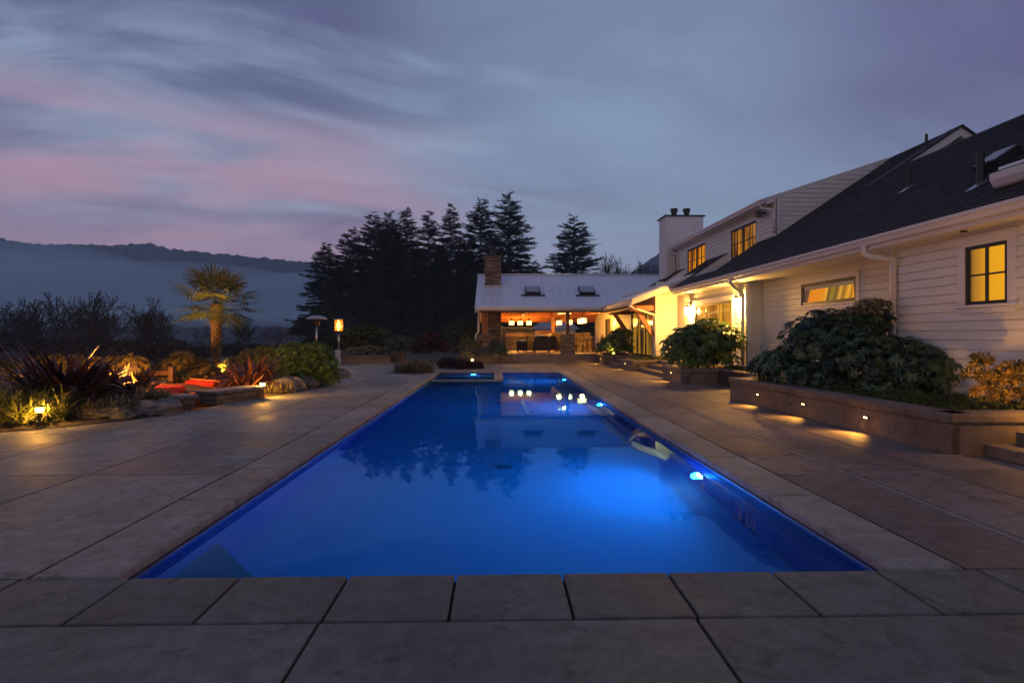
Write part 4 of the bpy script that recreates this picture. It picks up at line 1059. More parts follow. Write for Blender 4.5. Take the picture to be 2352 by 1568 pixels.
def armchair(x, y, rz, s, label):
    r = thing('armchair', label, 'armchair', (x, y, FZ + .004), rz, 'dark wicker armchairs in the pavilion')
    b = MB(); b.box(-.36 * s, .36 * s, -.34, .36, .18, .42); b.build('seat', M['char'], r, bevel=.04)
    b = MB(); b.prism([(-.40 * s, -.42, .12), (.40 * s, -.42, .12), (.44 * s, -.42, .80), (.30 * s, -.42, .96), (-.30 * s, -.42, .96), (-.44 * s, -.42, .80)], (0, .10, 0)); b.build('backrest', M['char'], r, bevel=.03)
    for sx in (-1, 1):
        b = MB(); b.box(min(sx * .36 * s, sx * .46 * s), max(sx * .36 * s, sx * .46 * s), -.32, .36, .1, .62); b.build('armrest', M['char'], r, bevel=.03)
    for sx in (-1, 1):
        for sy in (-.34, .30):
            b = MB(); b.box(sx * .38 * s - .03, sx * .38 * s + .03, sy - .03, sy + .03, 0, .14); b.build('leg', M['char'], r)
armchair(2.55, 33.2, 0, 1.05, 'big dark wicker armchair, its back to the pool, left of the stone pier')
armchair(1.65, 34.6, .9, .8, 'smaller dark armchair partly hidden behind the big wicker one')
armchair(3.55, 34.6, -.7, .8, 'dark armchair in shadow between the wicker armchair and the stone pier')
r = thing('side_table', 'small round dark side table left of the armchairs', 'table', (.35, 32.4, FZ + .004))
b = MB(); b.lathe([(.30, .44), (.30, .48), (.001, .48)], n=18); b.build('table_top', M['darkwood'], r); b = MB(); b.lathe([(.14, 0), (.09, .2), (.10, .44)], n=12); b.build('leg', M['char'], r)
r = thing('dining_table', 'dark wooden dining table under the chandelier', 'table', (5.0, 35.0, FZ + .004))
b = MB(); b.box(-.75, .75, -1.2, 1.2, .70, .76); b.build('table_top', M['darkwood'], r, bevel=.01)
for sx in (-.62, .62):
    for sy in (-1.05, 1.05):
        b = MB(); b.box(sx - .05, sx + .05, sy - .05, sy + .05, 0, .70); b.build('leg', M['darkwood'], r)
def dchair(x, y, rz, label):
    r = thing('dining_chair', label, 'chair', (x, y, FZ + .004), rz, 'wooden chairs at the dining table')
    b = MB(); b.box(-.22, .22, -.22, .22, .43, .47); b.build('seat', M['darkwood'], r, bevel=.01)
    for sx in (-.19, .19):
        for sy in (-.19, .19):
            b = MB(); b.box(sx - .02, sx + .02, sy - .02, sy + .02, 0, .43); b.build('leg', M['darkwood'], r)
    b = MB(); b.tube([(-.2, -.2, .45), (-.22, -.25, .95), (-.12, -.27, 1.02), (.12, -.27, 1.02), (.22, -.25, .95), (.2, -.2, .45)], .022, 6)
    for x_ in (-.1, 0, .1): b.tube([(x_, -.21, .46), (x_, -.27, 1.02)], .012, 5)
    b.build('backrest', M['darkwood'], r)
    b = MB(); b.tube([(-.19, -.19, .18), (.19, -.19, .18)], .014, 5); b.tube([(-.19, .19, .18), (.19, .19, .18)], .014, 5); b.build('stretcher', M['darkwood'], r)
dchair(4.75, 33.3, 0, 'spindle-back dining chair at the near end of the dining table')
dchair(4.0, 34.5, PI * 1.5, 'spindle-back dining chair on the left long side of the dining table')
dchair(4.0, 35.6, PI * 1.5, 'second spindle-back dining chair on the left side, farther from the pool')
dchair(6.0, 34.4, PI * .5, 'spindle-back dining chair on the right long side, before the house wall')
b = MB(); b.lathe([(.05, 0), (.15, .03), (.18, .14), (.17, .14), (.02, .04)], (4.3, 38.6, 1.382), 18)
tag(b.build('bowl', M['red'], smooth=True), 'round red bowl standing on the stone bar counter', 'bowl')
# barn and railing seen through the pavilion
barn = thing('barn', 'white barn with grey hipped roof seen through the pavilion', 'barn', (0, 0, 0))
BYY = 62.0
pL, pR = W(1233, 757, BYY).x, W(1322, 757, BYY).x
b = MB(); siding(b, (pL, BYY, 0), (1, 0, 0), (0, -1, 0), 0, pR - pL, -.2, 2.15, row=.3); b.box(pL + .05, pR - .05, BYY + .1, BYY + 8, -.2, 2.1); b.build('wall', M['siding'], barn)
b = MB(); e = .4; A = [(pL - e, BYY - e, 2.1), (pR + e, BYY - e, 2.1), (pR + e, BYY + 8.5, 2.1), (pL - e, BYY + 8.5, 2.1)]; R0, R1 = (pL + 2.4, BYY + 4, 4.35), (pR - 2.0, BYY + 4, 4.35)
b.face([A[0], A[1], R1, R0]); b.face([A[1], A[2], R1]); b.face([A[2], A[3], R0, R1]); b.face([A[3], A[0], R0]); b.face(A[::-1]); b.build('roof', M['barnroof'], barn)
for k in range(4):
    x = pL + .5 + k * (pR - pL - 1.2) / 3.6; b = MB(); b.box(x - .05, x + .72, BYY - .05, BYY - .015, 1.0, 1.75); wn_ = b.build('window', M['white'], barn)
    b = MB(); b.box(x, x + .67, BYY - .06, BYY - .05, 1.05, 1.70); b.build('pane', M['glassdark'], wn_)
M['barndark'] = simple('grey_railing', (.06, .065, .075), (.09, .095, .105))
rl = thing('railing', 'pale slatted railing behind the bar at the left', 'railing', (0, 0, 0))
for k in range(18):
    b = MB() if k == 0 else b; b.box(.35 + k * .13, .38 + k * .13, 41.3, 41.34, .3, 1.95)
b.build('balusters', M['barndark'], rl); b = MB(); b.box(.2, .34, 41.25, 41.39, .2, 2.15); b.build('post', M['barndark'], rl); b = MB(); b.box(.34, 2.7, 41.28, 41.36, 1.95, 2.02); b.build('rail', M['barndark'], rl)
# ================================================================== RAISED PLANTERS AND STEPS
def wall_run(mb_w, mb_c, pts, h, t=.28, cap_t=.13, over=.035):
    """concrete retaining wall along the polyline pts (outer face), thickness to the left-hand normal side"""
    for (p, q) in zip(pts[:-1], pts[1:]):
        p, q = Vector((p[0], p[1], 0)), Vector((q[0], q[1], 0)); d = (q - p).normalized(); n = Vector((d.y, -d.x, 0))
        mb_w.prism([p + n * 0, q, q - n * t, p - n * t], (0, 0, h - cap_t - .02))
        mb_c.prism([p + n * over - d * over + Vector((0, 0, h - cap_t)), q + n * over + d * over + Vector((0, 0, h - cap_t)), q - n * (t + over) + d * over + Vector((0, 0, h - cap_t)), p - n * (t + over) - d * over + Vector((0, 0, h - cap_t))], (0, 0, cap_t))
        mb_w.prism([p - n * .012, q - n * .012, q - n * t, p - n * t], (0, 0, h - cap_t))
def planter(label, outline, walls, h, lights=(), soil_h=None, bump=.12):
    r = thing('raised_planter', label, 'planter', (0, 0, 0), group='raised concrete planters along the house')
    for k, w_ in enumerate(walls):
        a, c = MB(), MB(); wall_run(a, c, w_, h); a.build('wall', M['planter'], r, bevel=.008); c.build('cap', M['planter'], r, bevel=.035, seg=3)
    zs = soil_h or h - .05
    b = MB(); b.prism([(x, y, .02) for x, y in outline], (0, 0, zs - .02)); b.build('soil', M['soil'], r)
    for (x, y, z, nx, ny) in lights:
        n = Vector((nx, ny, 0)); t_ = Vector((-ny, nx, 0)); p = Vector((x, y, z))
        b = MB(); b.obox(p + n * .006, t_ * .062, n * .008, (0, 0, .026)); sl = b.build('step_light', M['bronze'], r)
        b = MB(); b.obox(p + n * .016, t_ * .040, n * .003, (0, 0, .011)); b.build('lens', M['glow_step'], sl)
        lamp('SPOT', p + n * .05, 36, AMB, r, .03, n * .9 + Vector((0, 0, -.55)), 125, .9)
    return r
fy0, fy1 = 6.90, 13.05
def sx(y): return 5.50 - .20 * (y - fy0) / (fy1 - fy0)
lt = [(sx(YX(u, 5.4)) , YX(u, 5.4), .235, -1, 0) for u in (1748, 1847, 1982)]
planter('long raised planter nearest the camera with three step lights', [(sx(fy0) + .1, fy0 + .1), (AX - .02, fy0 + .1), (AX - .02, yA1), (BX - .02, yA1), (BX - .02, fy1 - .1), (sx(fy1) + .1, fy1 - .1)],
        [[(AX - .05, fy0), (sx(fy0), fy0)], [(sx(fy0), fy0 + .001), (sx(fy1), fy1)], [(sx(fy1), fy1 + .001), (6.6, fy1)]][0:0] + [[(sx(fy1), fy1), (sx(fy0), fy0)], [(sx(fy0) + .02, fy0 + .004), (AX - .05, fy0 + .004)], [(6.55, fy1 - .004), (sx(fy1) + .02, fy1 - .004)]], .50, lt, .44)
planter('low raised planter between the patio door steps and the long planter, big shrub in it', [(5.5, 17.0), (6.5, 17.0), (6.55, 13.1), (BX - .03, 13.1), (BX - .03, yB1 - .1), (CX - .03, yB1), (CX - .03, 19.2), (5.6, 19.2)],
        [[(5.56, 19.3), (5.40, 16.9)], [(5.42, 16.904), (6.55, 16.904)], [(6.553, 16.9), (6.57, 13.06)], [(7.4, 19.25), (5.58, 19.25)]], .465, [(5.47, 18.05, .27, -1, 0)], .42)
planter('small raised planter block between the two flights of house steps', [(5.5, 23.1), (7.6, 23.1), (7.6, 25.4), (5.5, 25.4)],
        [[(5.40, 25.5), (5.42, 23.0)], [(5.44, 23.004), (7.7, 23.004)], [(6.9, 25.45), (5.42, 25.45)]], .44, [(5.41, 24.3, .25, -1, 0)], .41)
planter('raised corner planter beside the pavilion steps, lit bright green shrub in it', [(5.35, 28.6), (6.75, 28.6), (6.75, 31.0), (5.35, 31.0)],
        [[(5.27, 30.8), (5.30, 28.5)], [(5.32, 28.504), (6.8, 28.504)]], .45, [(5.29, 29.4, .26, -1, 0)], .42)
def stairs(label, x0, y0, y1, n=3, rise=.15, run=.36, back=7.7):
    r = thing('garden_steps', label, 'steps', (0, 0, 0), group='concrete steps up to the house')
    for k in range(n):
        b = MB(); b.box(x0 + run * k, x0 + run * (k + 1) + .04 if k < n - 1 else back, y0 + .002 * k, y1 - .002 * k, .004, rise * (k + 1) - .002); b.build('step', M['planter'], r, bevel=.012)
    return r
stairs('concrete steps between the corner planter and the small planter block', 5.42, 25.75, 28.45, 3, .15, .36, 6.8)
stairs('concrete steps up to the patio door between two planters', 5.68, 19.45, 22.95, 3, .15, .36, 7.72)
stairs('concrete steps at the right edge beside the long planter', 5.84, 3.0, 6.82, 3, .145, .40, 7.5)
# far left planter wall and others at the pool end
def low_wall(label, pts, h, soil, box=None):
    r = thing('garden_wall', label, 'garden wall')
    a, c = MB(), MB(); wall_run(a, c, pts, h, .25, .09, .02); a.build('wall', M['planter'], r, bevel=.008); c.build('cap', M['planter'], r, bevel=.02)
    b = MB(); b.prism([(x, y, .0) for x, y in soil], (0, 0, h - .06)); b.build('soil', M['soil'], r)
    return r
q0, q1 = G(787, 836), G(898, 833)
low_wall('low brown concrete garden wall behind the lit patio torch', [(q0.x, q0.y), (q1.x, q1.y)], .40, [(q0.x, q0.y + .2), (q1.x + .3, q1.y + .2), (q1.x + .3, q1.y + 3), (q0.x - 2, q0.y + 3)])
p = G(914, 832); b = MB(); b.box(-.30, .30, -.3, .3, 0, .50); b.box(-.33, .33, -.33, .33, .50, .58)
tag(b.build('square_pot', M['terracotta'], bevel=.012, loc=(p.x, p.y, 0)), 'square dark brown pot at the right end of the low wall', 'pot')
q0, q1 = G(1040, 832), G(1150, 833)
low_wall('low concrete wall with small lamp in front of the pavilion pier', [(q0.x, q0.y), (.10, q1.y)], .30, [(q0.x, q0.y + .2), (.1, q1.y + .2), (.1, 31.0), (q0.x, 31.0)])
# ================================================================== PLANT KIT
LEAF = (np.array([[0, 0, 0], [.42, -.20, .06], [1, 0, -.06], [.42, .20, .06]], float), [[0, 1, 2], [0, 2, 3]])
def fatsia_t():
    V = [[0, 0, 0]]; n = 7
    for k in range(n):
        a = math.radians(-125 + 250 * k / (n - 1)); L = 1.0 - .22 * abs(k - 3) / 3
        V.append([L * math.cos(a), L * math.sin(a), -.22 * L])
        am = a - math.radians(13); V.append([.62 * L * math.cos(am), .62 * L * math.sin(am), -.05])
        am = a + math.radians(13); V.append([.62 * L * math.cos(am), .62 * L * math.sin(am), -.05])
        av = a + math.radians(125 / (n - 1) * 1.0); V.append([.40 * math.cos(av), .40 * math.sin(av), .02])
    Fc = []
    for k in range(n):
        tip, l, r_, v = 1 + 4 * k, 2 + 4 * k, 3 + 4 * k, 4 + 4 * k
        Fc += [[0, l, tip], [0, tip, r_]]
        if k < n - 1: Fc += [[0, r_, v], [0, v, 2 + 4 * (k + 1)]]
    V = np.array(V, float); V[:, 0] += .15
    return V, Fc
FATSIA = fatsia_t()
def whorl_t(n=7, tilt=.45, w=.17, L=1.0):
    V, Fc = [], []
    for k in range(n):
        a = 2 * PI * k / n; ca, sa = math.cos(a), math.sin(a); b0 = len(V)
        for (r, s, z) in ((.05, 0, 0), (.5, -w, .5 * tilt), (L, 0, tilt * .75), (.5, w, .5 * tilt)):
            V.append([r * ca - s * sa, r * sa + s * ca, z])
        Fc += [[b0, b0 + 1, b0 + 2], [b0, b0 + 2, b0 + 3]]
    return np.array(V, float), Fc
WHORL = whorl_t(); WHORL5 = whorl_t(5, .8, .22)
def blade_t(bend, w=.035, n=5):
    V, Fc = [], []
    for k in range(n + 1):
        s = k / n; a = bend * s
        x = (math.sin(a) if bend == 0 else (1 - math.cos(a)) / max(bend, 1e-3)); z = math.sin(a) / max(bend, 1e-3)
        ww = w * (1 - s ** 2.2) * (.55 + 1.0 * min(1, s * 2.5)) / 1.3
        if k < n: V += [[x, -ww, z + .25 * ww], [x, ww, z + .25 * ww]]
        else: V += [[x, 0, z]]
    for k in range(n - 1): Fc += [[2 * k, 2 * k + 1, 2 * k + 3], [2 * k, 2 * k + 3, 2 * k + 2]]
    Fc += [[2 * n - 2, 2 * n - 1, 2 * n]]
    return np.array(V, float), Fc
def lobes_points(lobes, n, lo=.72, hi=1.06, zmin=None, inner=.22):
    lob = np.array(lobes, float); area = (lob[:, 3] * lob[:, 4] + lob[:, 5] * (lob[:, 3] + lob[:, 4]) / 2)
    idx = RNG.choice(len(lob), n * 3, p=area / area.sum())
    d = rnd_dir(n * 3); d[:, 2] = np.where(d[:, 2] < -.35, -d[:, 2], d[:, 2])
    r = np.where(RNG.random(n * 3) < inner, RNG.uniform(.25, .75, n * 3), RNG.uniform(lo, hi, n * 3))
    P = lob[idx, :3] + d * lob[idx, 3:6] * r[:, None]
    N = d / lob[idx, 3:6]; N /= np.linalg.norm(N, axis=1, keepdims=True)
    if zmin is not None:
        k = P[:, 2] > zmin; P, N = P[k], N[k]
    return P[:n], N[:n]
def foliage(name, mat, lobes, n, T, size, parent=None, up=.5, jit=.55, zmin=0.02, lo=.72, hi=1.06, inner=.22, down_tip=0.0):
    P, N = lobes_points(lobes, n, lo, hi, zmin, inner); n = len(P)
    Nn = N + np.array([0, 0, up]) + rnd_dir(n) * jit
    Tt = N + rnd_dir(n) * .8 - np.array([0, 0, down_tip])
    Mx = frames(Nn, Tt); S = RNG.uniform(size[0], size[1], n)
    V, Fc = inst(T[0], T[1], P, Mx, S)
    return np_mesh(name, V, Fc, mat, parent)
def stems(name, base, lobes, parent, n=14, r=.02, mat=None):
    b = MB(); lob = list(lobes)
    for k in range(n):
        L = lob[k % len(lob)]; d = rnd_dir(1)[0]; tip = Vector((L[0] + d[0] * L[3] * .7, L[1] + d[1] * L[4] * .7, L[2] + abs(d[2]) * L[5] * .7))
        p0 = Vector((base[0] + random.uniform(-.25, .25), base[1] + random.uniform(-.25, .25), base[2])); mid = p0.lerp(tip, .5) + Vector((random.uniform(-.1, .1), random.uniform(-.1, .1), .1))
        b.tube([p0, mid, tip], [r, r * .75, r * .35], 5)
    return b.build(name, mat or M['bark'], parent)
def shrub(label, base, lobes, n, T, size, mat, name='shrub', cat='shrub', group=None, nst=12, sr=.018, **k):
    r = thing(name, label, cat, base, group=group)
    L = [(l[0] - base[0], l[1] - base[1], l[2] - base[2]) + tuple(l[3:]) for l in lobes]
    foliage('foliage', mat, L, n, T, size, r, zmin=k.pop('zmin', .02), **k)
    if nst: stems('stems', (0, 0, 0), L, r, nst, sr)
    return r
def WL(u, v, c, rx, rz=None, ry=None):
    """a lobe centred on a pixel at depth c with radii in metres"""
    p = W(u, v, c); return (p.x, p.y, p.z, rx, ry or rx, rz or rx)
# ---- shrubs in the planters by the house
shrub('large dark green broad-leaved shrub filling the long planter, under the wide window', (6.55, 10.6, .44),
      [WL(1800, 842, 12.0, .55, .42), WL(1755, 850, 12.4, .32, .30), WL(1870, 790, 11.7, .62, .62, .7), WL(1930, 785, 11.5, .76, .62, .7), WL(1955, 752, 11.4, .42, .34), WL(2005, 738, 11.2, .38, .40), WL(1990, 830, 10.8, .80, .55, .8), WL(2065, 830, 10.4, .62, .42), WL(2130, 850, 10.0, .60, .38), WL(2180, 873, 9.8, .36, .24), WL(1880, 860, 11.4, .8, .34, .6), WL(2070, 880, 10.2, .8, .22, .5)],
      2900, FATSIA, (.06, .20), M['lf_dark'], name='broadleaf_shrub', zmin=.0, up=.55, jit=.55, down_tip=.5, nst=20, hi=1.08)
shrub('tall dried flower heads rising from the top of the large dark shrub', (7.0, 11.1, .44), [WL(2005, 712, 11.0, .34, .22), WL(1965, 722, 11.2, .26, .14), WL(1880, 752, 11.6, .26, .16)], 330, WHORL5, (.035, .065), M['lf_straw'], name='flower_heads', nst=8, sr=.008)
shrub('rounded hand-leaved green shrub in front of the patio door', (6.1, 17.9, .42),
      [WL(1612, 790, 17.9, .92, .58, .8), WL(1570, 800, 17.9, .60, .50, .6), WL(1660, 785, 17.9, .58, .48, .6), WL(1625, 765, 18.0, .62, .40), WL(1590, 825, 17.8, .62, .24), WL(1640, 822, 17.8, .62, .26)],
      620, FATSIA, (.15, .29), M['lf_fatsia_light'], name='broadleaf_shrub', zmin=.0, up=.5, jit=.55, down_tip=.6, nst=16, hi=1.22)
shrub('bright hand-leaved shrub lit from below beside the sliding door', (6.1, 29.4, .42),
      [WL(1425, 780, 29.0, .62, .62), WL(1405, 790, 29.2, .55, .45), WL(1433, 800, 28.9, .45, .35), WL(1395, 798, 29.6, .55, .35)],
      420, FATSIA, (.16, .30), M['lf_fatsia_light'], name='broadleaf_shrub', zmin=.0, up=.5, down_tip=.6)
lamp('SPOT', (5.75, 28.72, .50), 330, (1.0, .55, .12), None, .04, (.42, .55, .95), 120, .6)
shrub('small thin yellowish shrub against the bright wall left of the big rounded one', (6.9, 22.4, .42), [WL(1520, 812, 22.9, .22, .26), WL(1535, 806, 22.6, .26, .30), WL(1510, 822, 23.0, .2, .12)], 260, LEAF, (.06, .11), M['lf_gold'], nst=10, sr=.006)
AZ = (6.75, 8.0, .44)
def azalea():
    r = thing('azalea', 'golden azalea lit from below at the right edge against the white wall', 'shrub', AZ)
    L = [WL(2255, 838, 8.35, .16, .15), WL(2238, 868, 8.3, .12, .10), WL(2285, 875, 8.3, .19, .14), WL(2262, 900, 8.3, .14, .09), WL(2322, 858, 8.15, .16, .13), WL(2345, 880, 8.1, .22, .18), WL(2330, 912, 8.1, .20, .10), WL(2375, 860, 8.1, .25, .20)]
    L = [(l[0] - AZ[0], l[1] - AZ[1], l[2] - AZ[2]) + tuple(l[3:]) for l in L]
    foliage('foliage', M['lf_gold'], L, 420, WHORL5, (.05, .095), r, zmin=.02, up=.35, jit=.8)
    b = MB()
    for l in L:
        for _ in range(3):
            t_ = Vector(l[:3]) + Vector(rnd_dir(1)[0]) * l[3] * .6; p0 = Vector((.25 + random.uniform(-.05, .05), .0, 0)); m1 = p0.lerp(t_, .45) + Vector((0, 0, .12)); b.tube([p0, m1, t_], [.016, .011, .004], 5)
    b.build('stems', M['bark'], r)
azalea()
spk = thing('garden_uplight', 'small black uplight on a spike below the golden azalea', 'garden light', (6.35, 7.55, .44))
b = MB(); b.tube([(0, 0, -.05), (0, 0, .08)], .012, 6); b.tube([(0, 0, .08), (.05, .04, .16)], [.03, .036], 10); b.build('body', M['black'], spk)
b = MB(); b.tube([(.048, .0385, .157), (.052, .0415, .163)], .03, 10); b.build('lens', M['glow_step'], spk)
lamp('SPOT', (.06, .05, .18), 40, AMB, spk, .03, (.75, .5, .75), 120, .7)
lamp('POINT', (.35, -.9, .25), 24, AMB, spk, .05)  # bare lamp added off the fixture to warm the planter front and steps
def cover(label, poly, z, n, T, size, mat, up=1.2):
    xs = [p[0] for p in poly]; ys = [p[1] for p in poly]
    P = np.stack([RNG.uniform(min(xs), max(xs), n * 2), RNG.uniform(min(ys), max(ys), n * 2)], 1)
    def ins(p):
        c = False; j = len(poly) - 1
        for i in range(len(poly)):
            if (poly[i][1] > p[1]) != (poly[j][1] > p[1]) and p[0] < (poly[j][0] - poly[i][0]) * (p[1] - poly[i][1]) / (poly[j][1] - poly[i][1]) + poly[i][0]: c = not c
            j = i
        return c
    P = np.array([p for p in P if ins(p)])[:n]; n = len(P)
    bumpz = .05 * np.sin(P[:, 0] * 5.1) * np.sin(P[:, 1] * 4.3) + RNG.uniform(-.02, .05, n)
    P3 = np.column_stack([P, z + bumpz])
    Mx = frames(np.array([0, 0, up]) + rnd_dir(n), rnd_dir(n)); V, Fc = inst(T[0], T[1], P3, Mx, RNG.uniform(size[0], size[1], n))
    return tag(np_mesh('ground_cover', V, Fc, mat), label, 'ground cover', kind='stuff')
GRB = blade_t(1.0, .02, 3)
cover('low green ground cover in the long planter', [(sx(fy0) + .3, fy0 + .3), (7.4, fy0 + .3), (7.4, 12.6), (sx(fy1) + .3, 12.6)], .45, 4200, WHORL5, (.03, .07), M['lf_cover'])
cover('low green ground cover in front of the recessed wall', [(6.7, 13.2), (8.1, 13.2), (8.1, 17.4), (6.7, 17.4)], .43, 2200, WHORL5, (.03, .07), M['lf_cover'])
cover('low green ground cover in the small planter block', [(5.75, 23.3), (7.6, 23.3), (7.6, 25.2), (5.75, 25.2)], .43, 1800, WHORL5, (.03, .07), M['lf_cover'])
cover('low green ground cover in the corner planter', [(5.5, 28.7), (6.7, 28.7), (6.7, 30.7), (5.5, 30.7)], .43, 900, WHORL5, (.03, .07), M['lf_cover'])
# ================================================================== GARDEN BED ON THE LEFT
edge = [G(*p) for p in ((-260, 1010), (-60, 1000), (0, 993), (80, 987), (150, 981), (230, 972), (300, 964), (380, 953))]
def bed(name, front, depth, hgt):
    """soil mound behind a front edge line, reaching back away from the pool"""
    n = len(front); V, Fc = [], []; rows = 7
    for k in range(rows):
        s = k / (rows - 1)
        for i, p in enumerate(front):
            q = Vector((p.x, p.y, 0)) + Vector((-.72, .69, 0)) * depth * s
            V.append((q.x, q.y, .012 + hgt * math.sin(min(1, s * 1.6) * PI / 2) + (.03 * math.sin(i * 2.1 + k * 1.7) if 0 < k else 0)))
    for k in range(rows - 1):
        for i in range(n - 1): Fc.append((k * n + i, k * n + i + 1, (k + 1) * n + i + 1, (k + 1) * n + i))
    o = np_mesh(name, np.array(V), np.array(Fc), M['soil'], smooth=True); return tag(o, kind='structure')
bed('garden_bed', edge, 6.0, .16)
edge2 = [G(*p) for p in ((500, 926), (605, 914), (650, 905), (700, 896), (750, 887), (776, 876), (788, 862), (786, 846))]
bed('garden_bed', edge2, 7.0, .16)
def flax(label, base, n, L, mats, spread=(.15, 1.0), w=.05, rb=.22, name='flax_plant'):
    r = thing(name, label, 'flax', base, group='spiky flax plants in the garden bed')
    parts = []
    for bend in (.45, 1.0, 1.6, 2.3):
        m = n // 4; T = blade_t(bend, w / 1.1, 7)
        az = RNG.uniform(0, 2 * PI, m); til = RNG.uniform(spread[0], spread[1], m) * (.55 + bend * .45)
        ax = np.stack([np.cos(az) * np.sin(til), np.sin(az) * np.sin(til), np.cos(til)], 1)
        out = np.stack([np.cos(az), np.sin(az), np.full(m, -.2)], 1)
        Mx = frames(ax, out + rnd_dir(m) * .25)
        rr = RNG.uniform(0, rb, m); a2 = az + RNG.normal(0, .5, m)
        P = np.stack([rr * np.cos(a2), rr * np.sin(a2), np.zeros(m)], 1)
        s = RNG.uniform(L[0], L[1], m); S = np.stack([s, np.full(m, 1.0) * RNG.uniform(.7, 1.25, m), s], 1)
        parts.append(inst(T[0], T[1], P, Mx, S))
    V, Fc = join(parts); np_mesh('blades', V, Fc, mats, r)
    b = MB(); b.lathe([(rb * .8, -.05), (rb * .6, .12), (.02, .22)], n=10); b.build('crown', M['soil'], r)
    return r
p = G(150, 962); flax('big dark purple flax plant beside the left bollard light', (p.x - .55, p.y + .75, .12), 460, (.85, 1.45), M['lf_phor'], (.12, 1.05), .05, .5)
p = G(300, 944); flax('dark flax plant in front of the fire, between the boulders and the fire', (p.x - .45, p.y + .7, .12), 260, (.50, .95), M['lf_phor'], (.2, 1.2), .045, .30)
p = G(592, 903); flax('bronze red flax plant behind the right bollard light', (p.x - .40, p.y + .55, .12), 260, (.7, 1.25), M['lf_phor_red'], (.15, 1.25), .04, .26)
def bollard(u, v, label):
    p = G(u, v); r = thing('bollard_light', label, 'bollard light', (p.x - .01, p.y + .0, 0), group='small path lights at the deck edge')
    hgt = H - ((932 if u < 300 else 877) - V0) / F_PX * (F_PX * H / (v - V0))
    b = MB(); b.lathe([(.045, 0), (.04, .02), (.032, hgt - .12), (.045, hgt - .10), (.02, hgt - .095)], n=12); b.build('post', M['bronze'], r)
    b = MB(); b.lathe([(.052, hgt - .095), (.058, hgt - .02), (.001, hgt - .018)], n=14); b.build('lens', M['glow_boll'], r)
    b = MB(); b.lathe([(.072, hgt - .018), (.07, hgt - .004), (.03, hgt + .006), (.001, hgt + .006)], n=16); b.build('cap', M['bronze'], r)
    lamp('POINT', (0.0, 0, hgt - .06), 150, (1, .44, .055), r, .06)
bollard(92, 981, 'glowing bollard light in the grass at the far left')
bollard(604, 913, 'glowing bollard light between the low stone wall and the boulder')
def tuft(label, base, n, L, mat, rb, w=.012, spread=(.1, 1.1), name='grass_tuft', group=None, cat='grass clump'):
    r = thing(name, label, cat, base, group=group); parts = []
    for bend in (.5, 1.1, 1.7):
        m = n // 3; T = blade_t(bend, w, 4); az = RNG.uniform(0, 2 * PI, m); til = RNG.uniform(spread[0], spread[1], m)
        ax = np.stack([np.cos(az) * np.sin(til), np.sin(az) * np.sin(til), np.cos(til)], 1); Mx = frames(ax, np.stack([np.cos(az), np.sin(az), np.full(m, -.3)], 1) + rnd_dir(m) * .4)
        rr = rb * np.sqrt(RNG.random(m)); a2 = RNG.uniform(0, 2 * PI, m); P = np.stack([rr * np.cos(a2), rr * np.sin(a2), np.zeros(m)], 1)
        s = RNG.uniform(L[0], L[1], m); S = np.stack([s, RNG.uniform(.7, 1.4, m), s], 1); parts.append(inst(T[0], T[1], P, Mx, S))
    V, Fc = join(parts); np_mesh('blades', V, Fc, mat, r); return r
p = G(20, 985); tuft('long yellow-green grass clump left of the left bollard light', (p.x - .25, p.y + .5, .10), 900, (.35, .75), M['lf_grass'], .65)
p = G(-60, 990); tuft('long yellow-green grass clump cut by the left edge of the view', (p.x - .35, p.y + .7, .10), 900, (.35, .75), M['lf_grass'], .65)
p = G(60, 984); tuft('short straw-coloured grass at the foot of the left bollard light', (p.x - .15, p.y + .42, .05), 380, (.14, .28), M['lf_grass'], .36)
p = G(640, 905); tuft('short golden grass at the foot of the right bollard light', (p.x - .12, p.y + .25, .05), 500, (.18, .34), M['lf_straw'], .36)
p = G(240, 963); tuft('dry straw grass spilling over the stones in front of the flax', (p.x - .2, p.y + .35, .10), 700, (.2, .42), M['lf_straw'], .45)
p = G(345, 950); tuft('dry straw grass over the boulder at the end of the bed', (p.x - .15, p.y + .35, .20), 450, (.2, .4), M['lf_straw'], .28)
p = W(950, 850, 22.6); tuft('rounded clump of pale ornamental grass at the far left pool corner', (p.x, p.y, 0), 2600, (.38, .66), M['lf_straw'], .62, .014, (.05, 1.25))
def boulder(label, c, r, seed, mat=None, flat=.75):
    rg = np.random.default_rng(seed); b = MB(); n, m = 20, 12
    ph = rg.uniform(0, 6, 6)
    prof = []
    for j in range(m + 1):
        el = -PI / 2 + PI * j / m
        for i in range(n):
            a = 2 * PI * i / n; d = Vector((math.cos(el) * math.cos(a), math.cos(el) * math.sin(a), math.sin(el)))
            k = 1 + .16 * math.sin(3 * d.x + ph[0] + 2 * d.y) + .12 * math.sin(5 * d.y + ph[1]) + .10 * math.sin(6 * d.z + ph[2] + 3 * d.x) + .06 * rg.normal() + .07 * math.sin(11 * d.x + ph[3]) * math.sin(9 * d.z + ph[4])
            prof.append((d.x * r[0] * k, d.y * r[1] * k, max(-.05, d.z * r[2] * k * flat + r[2] * .35)))
    Fc = [(j * n + i, j * n + (i + 1) % n, (j + 1) * n + (i + 1) % n, (j + 1) * n + i) for j in range(m) for i in range(n)]
    b.add(prof, Fc); o = b.build('boulder', mat or M['rock'], smooth=False, loc=c)
    return tag(o, label, 'boulder', 'boulders along the garden bed')
p = G(668, 900); boulder('pale rounded boulder lit by the right bollard light', (p.x - .2, p.y + .35, 0), (.42, .36, .34), 1)
p = G(708, 893); boulder('darker boulder between the pale boulder and the green shrub', (p.x - .15, p.y + .3, 0), (.36, .32, .26), 2, M['rockdark'])
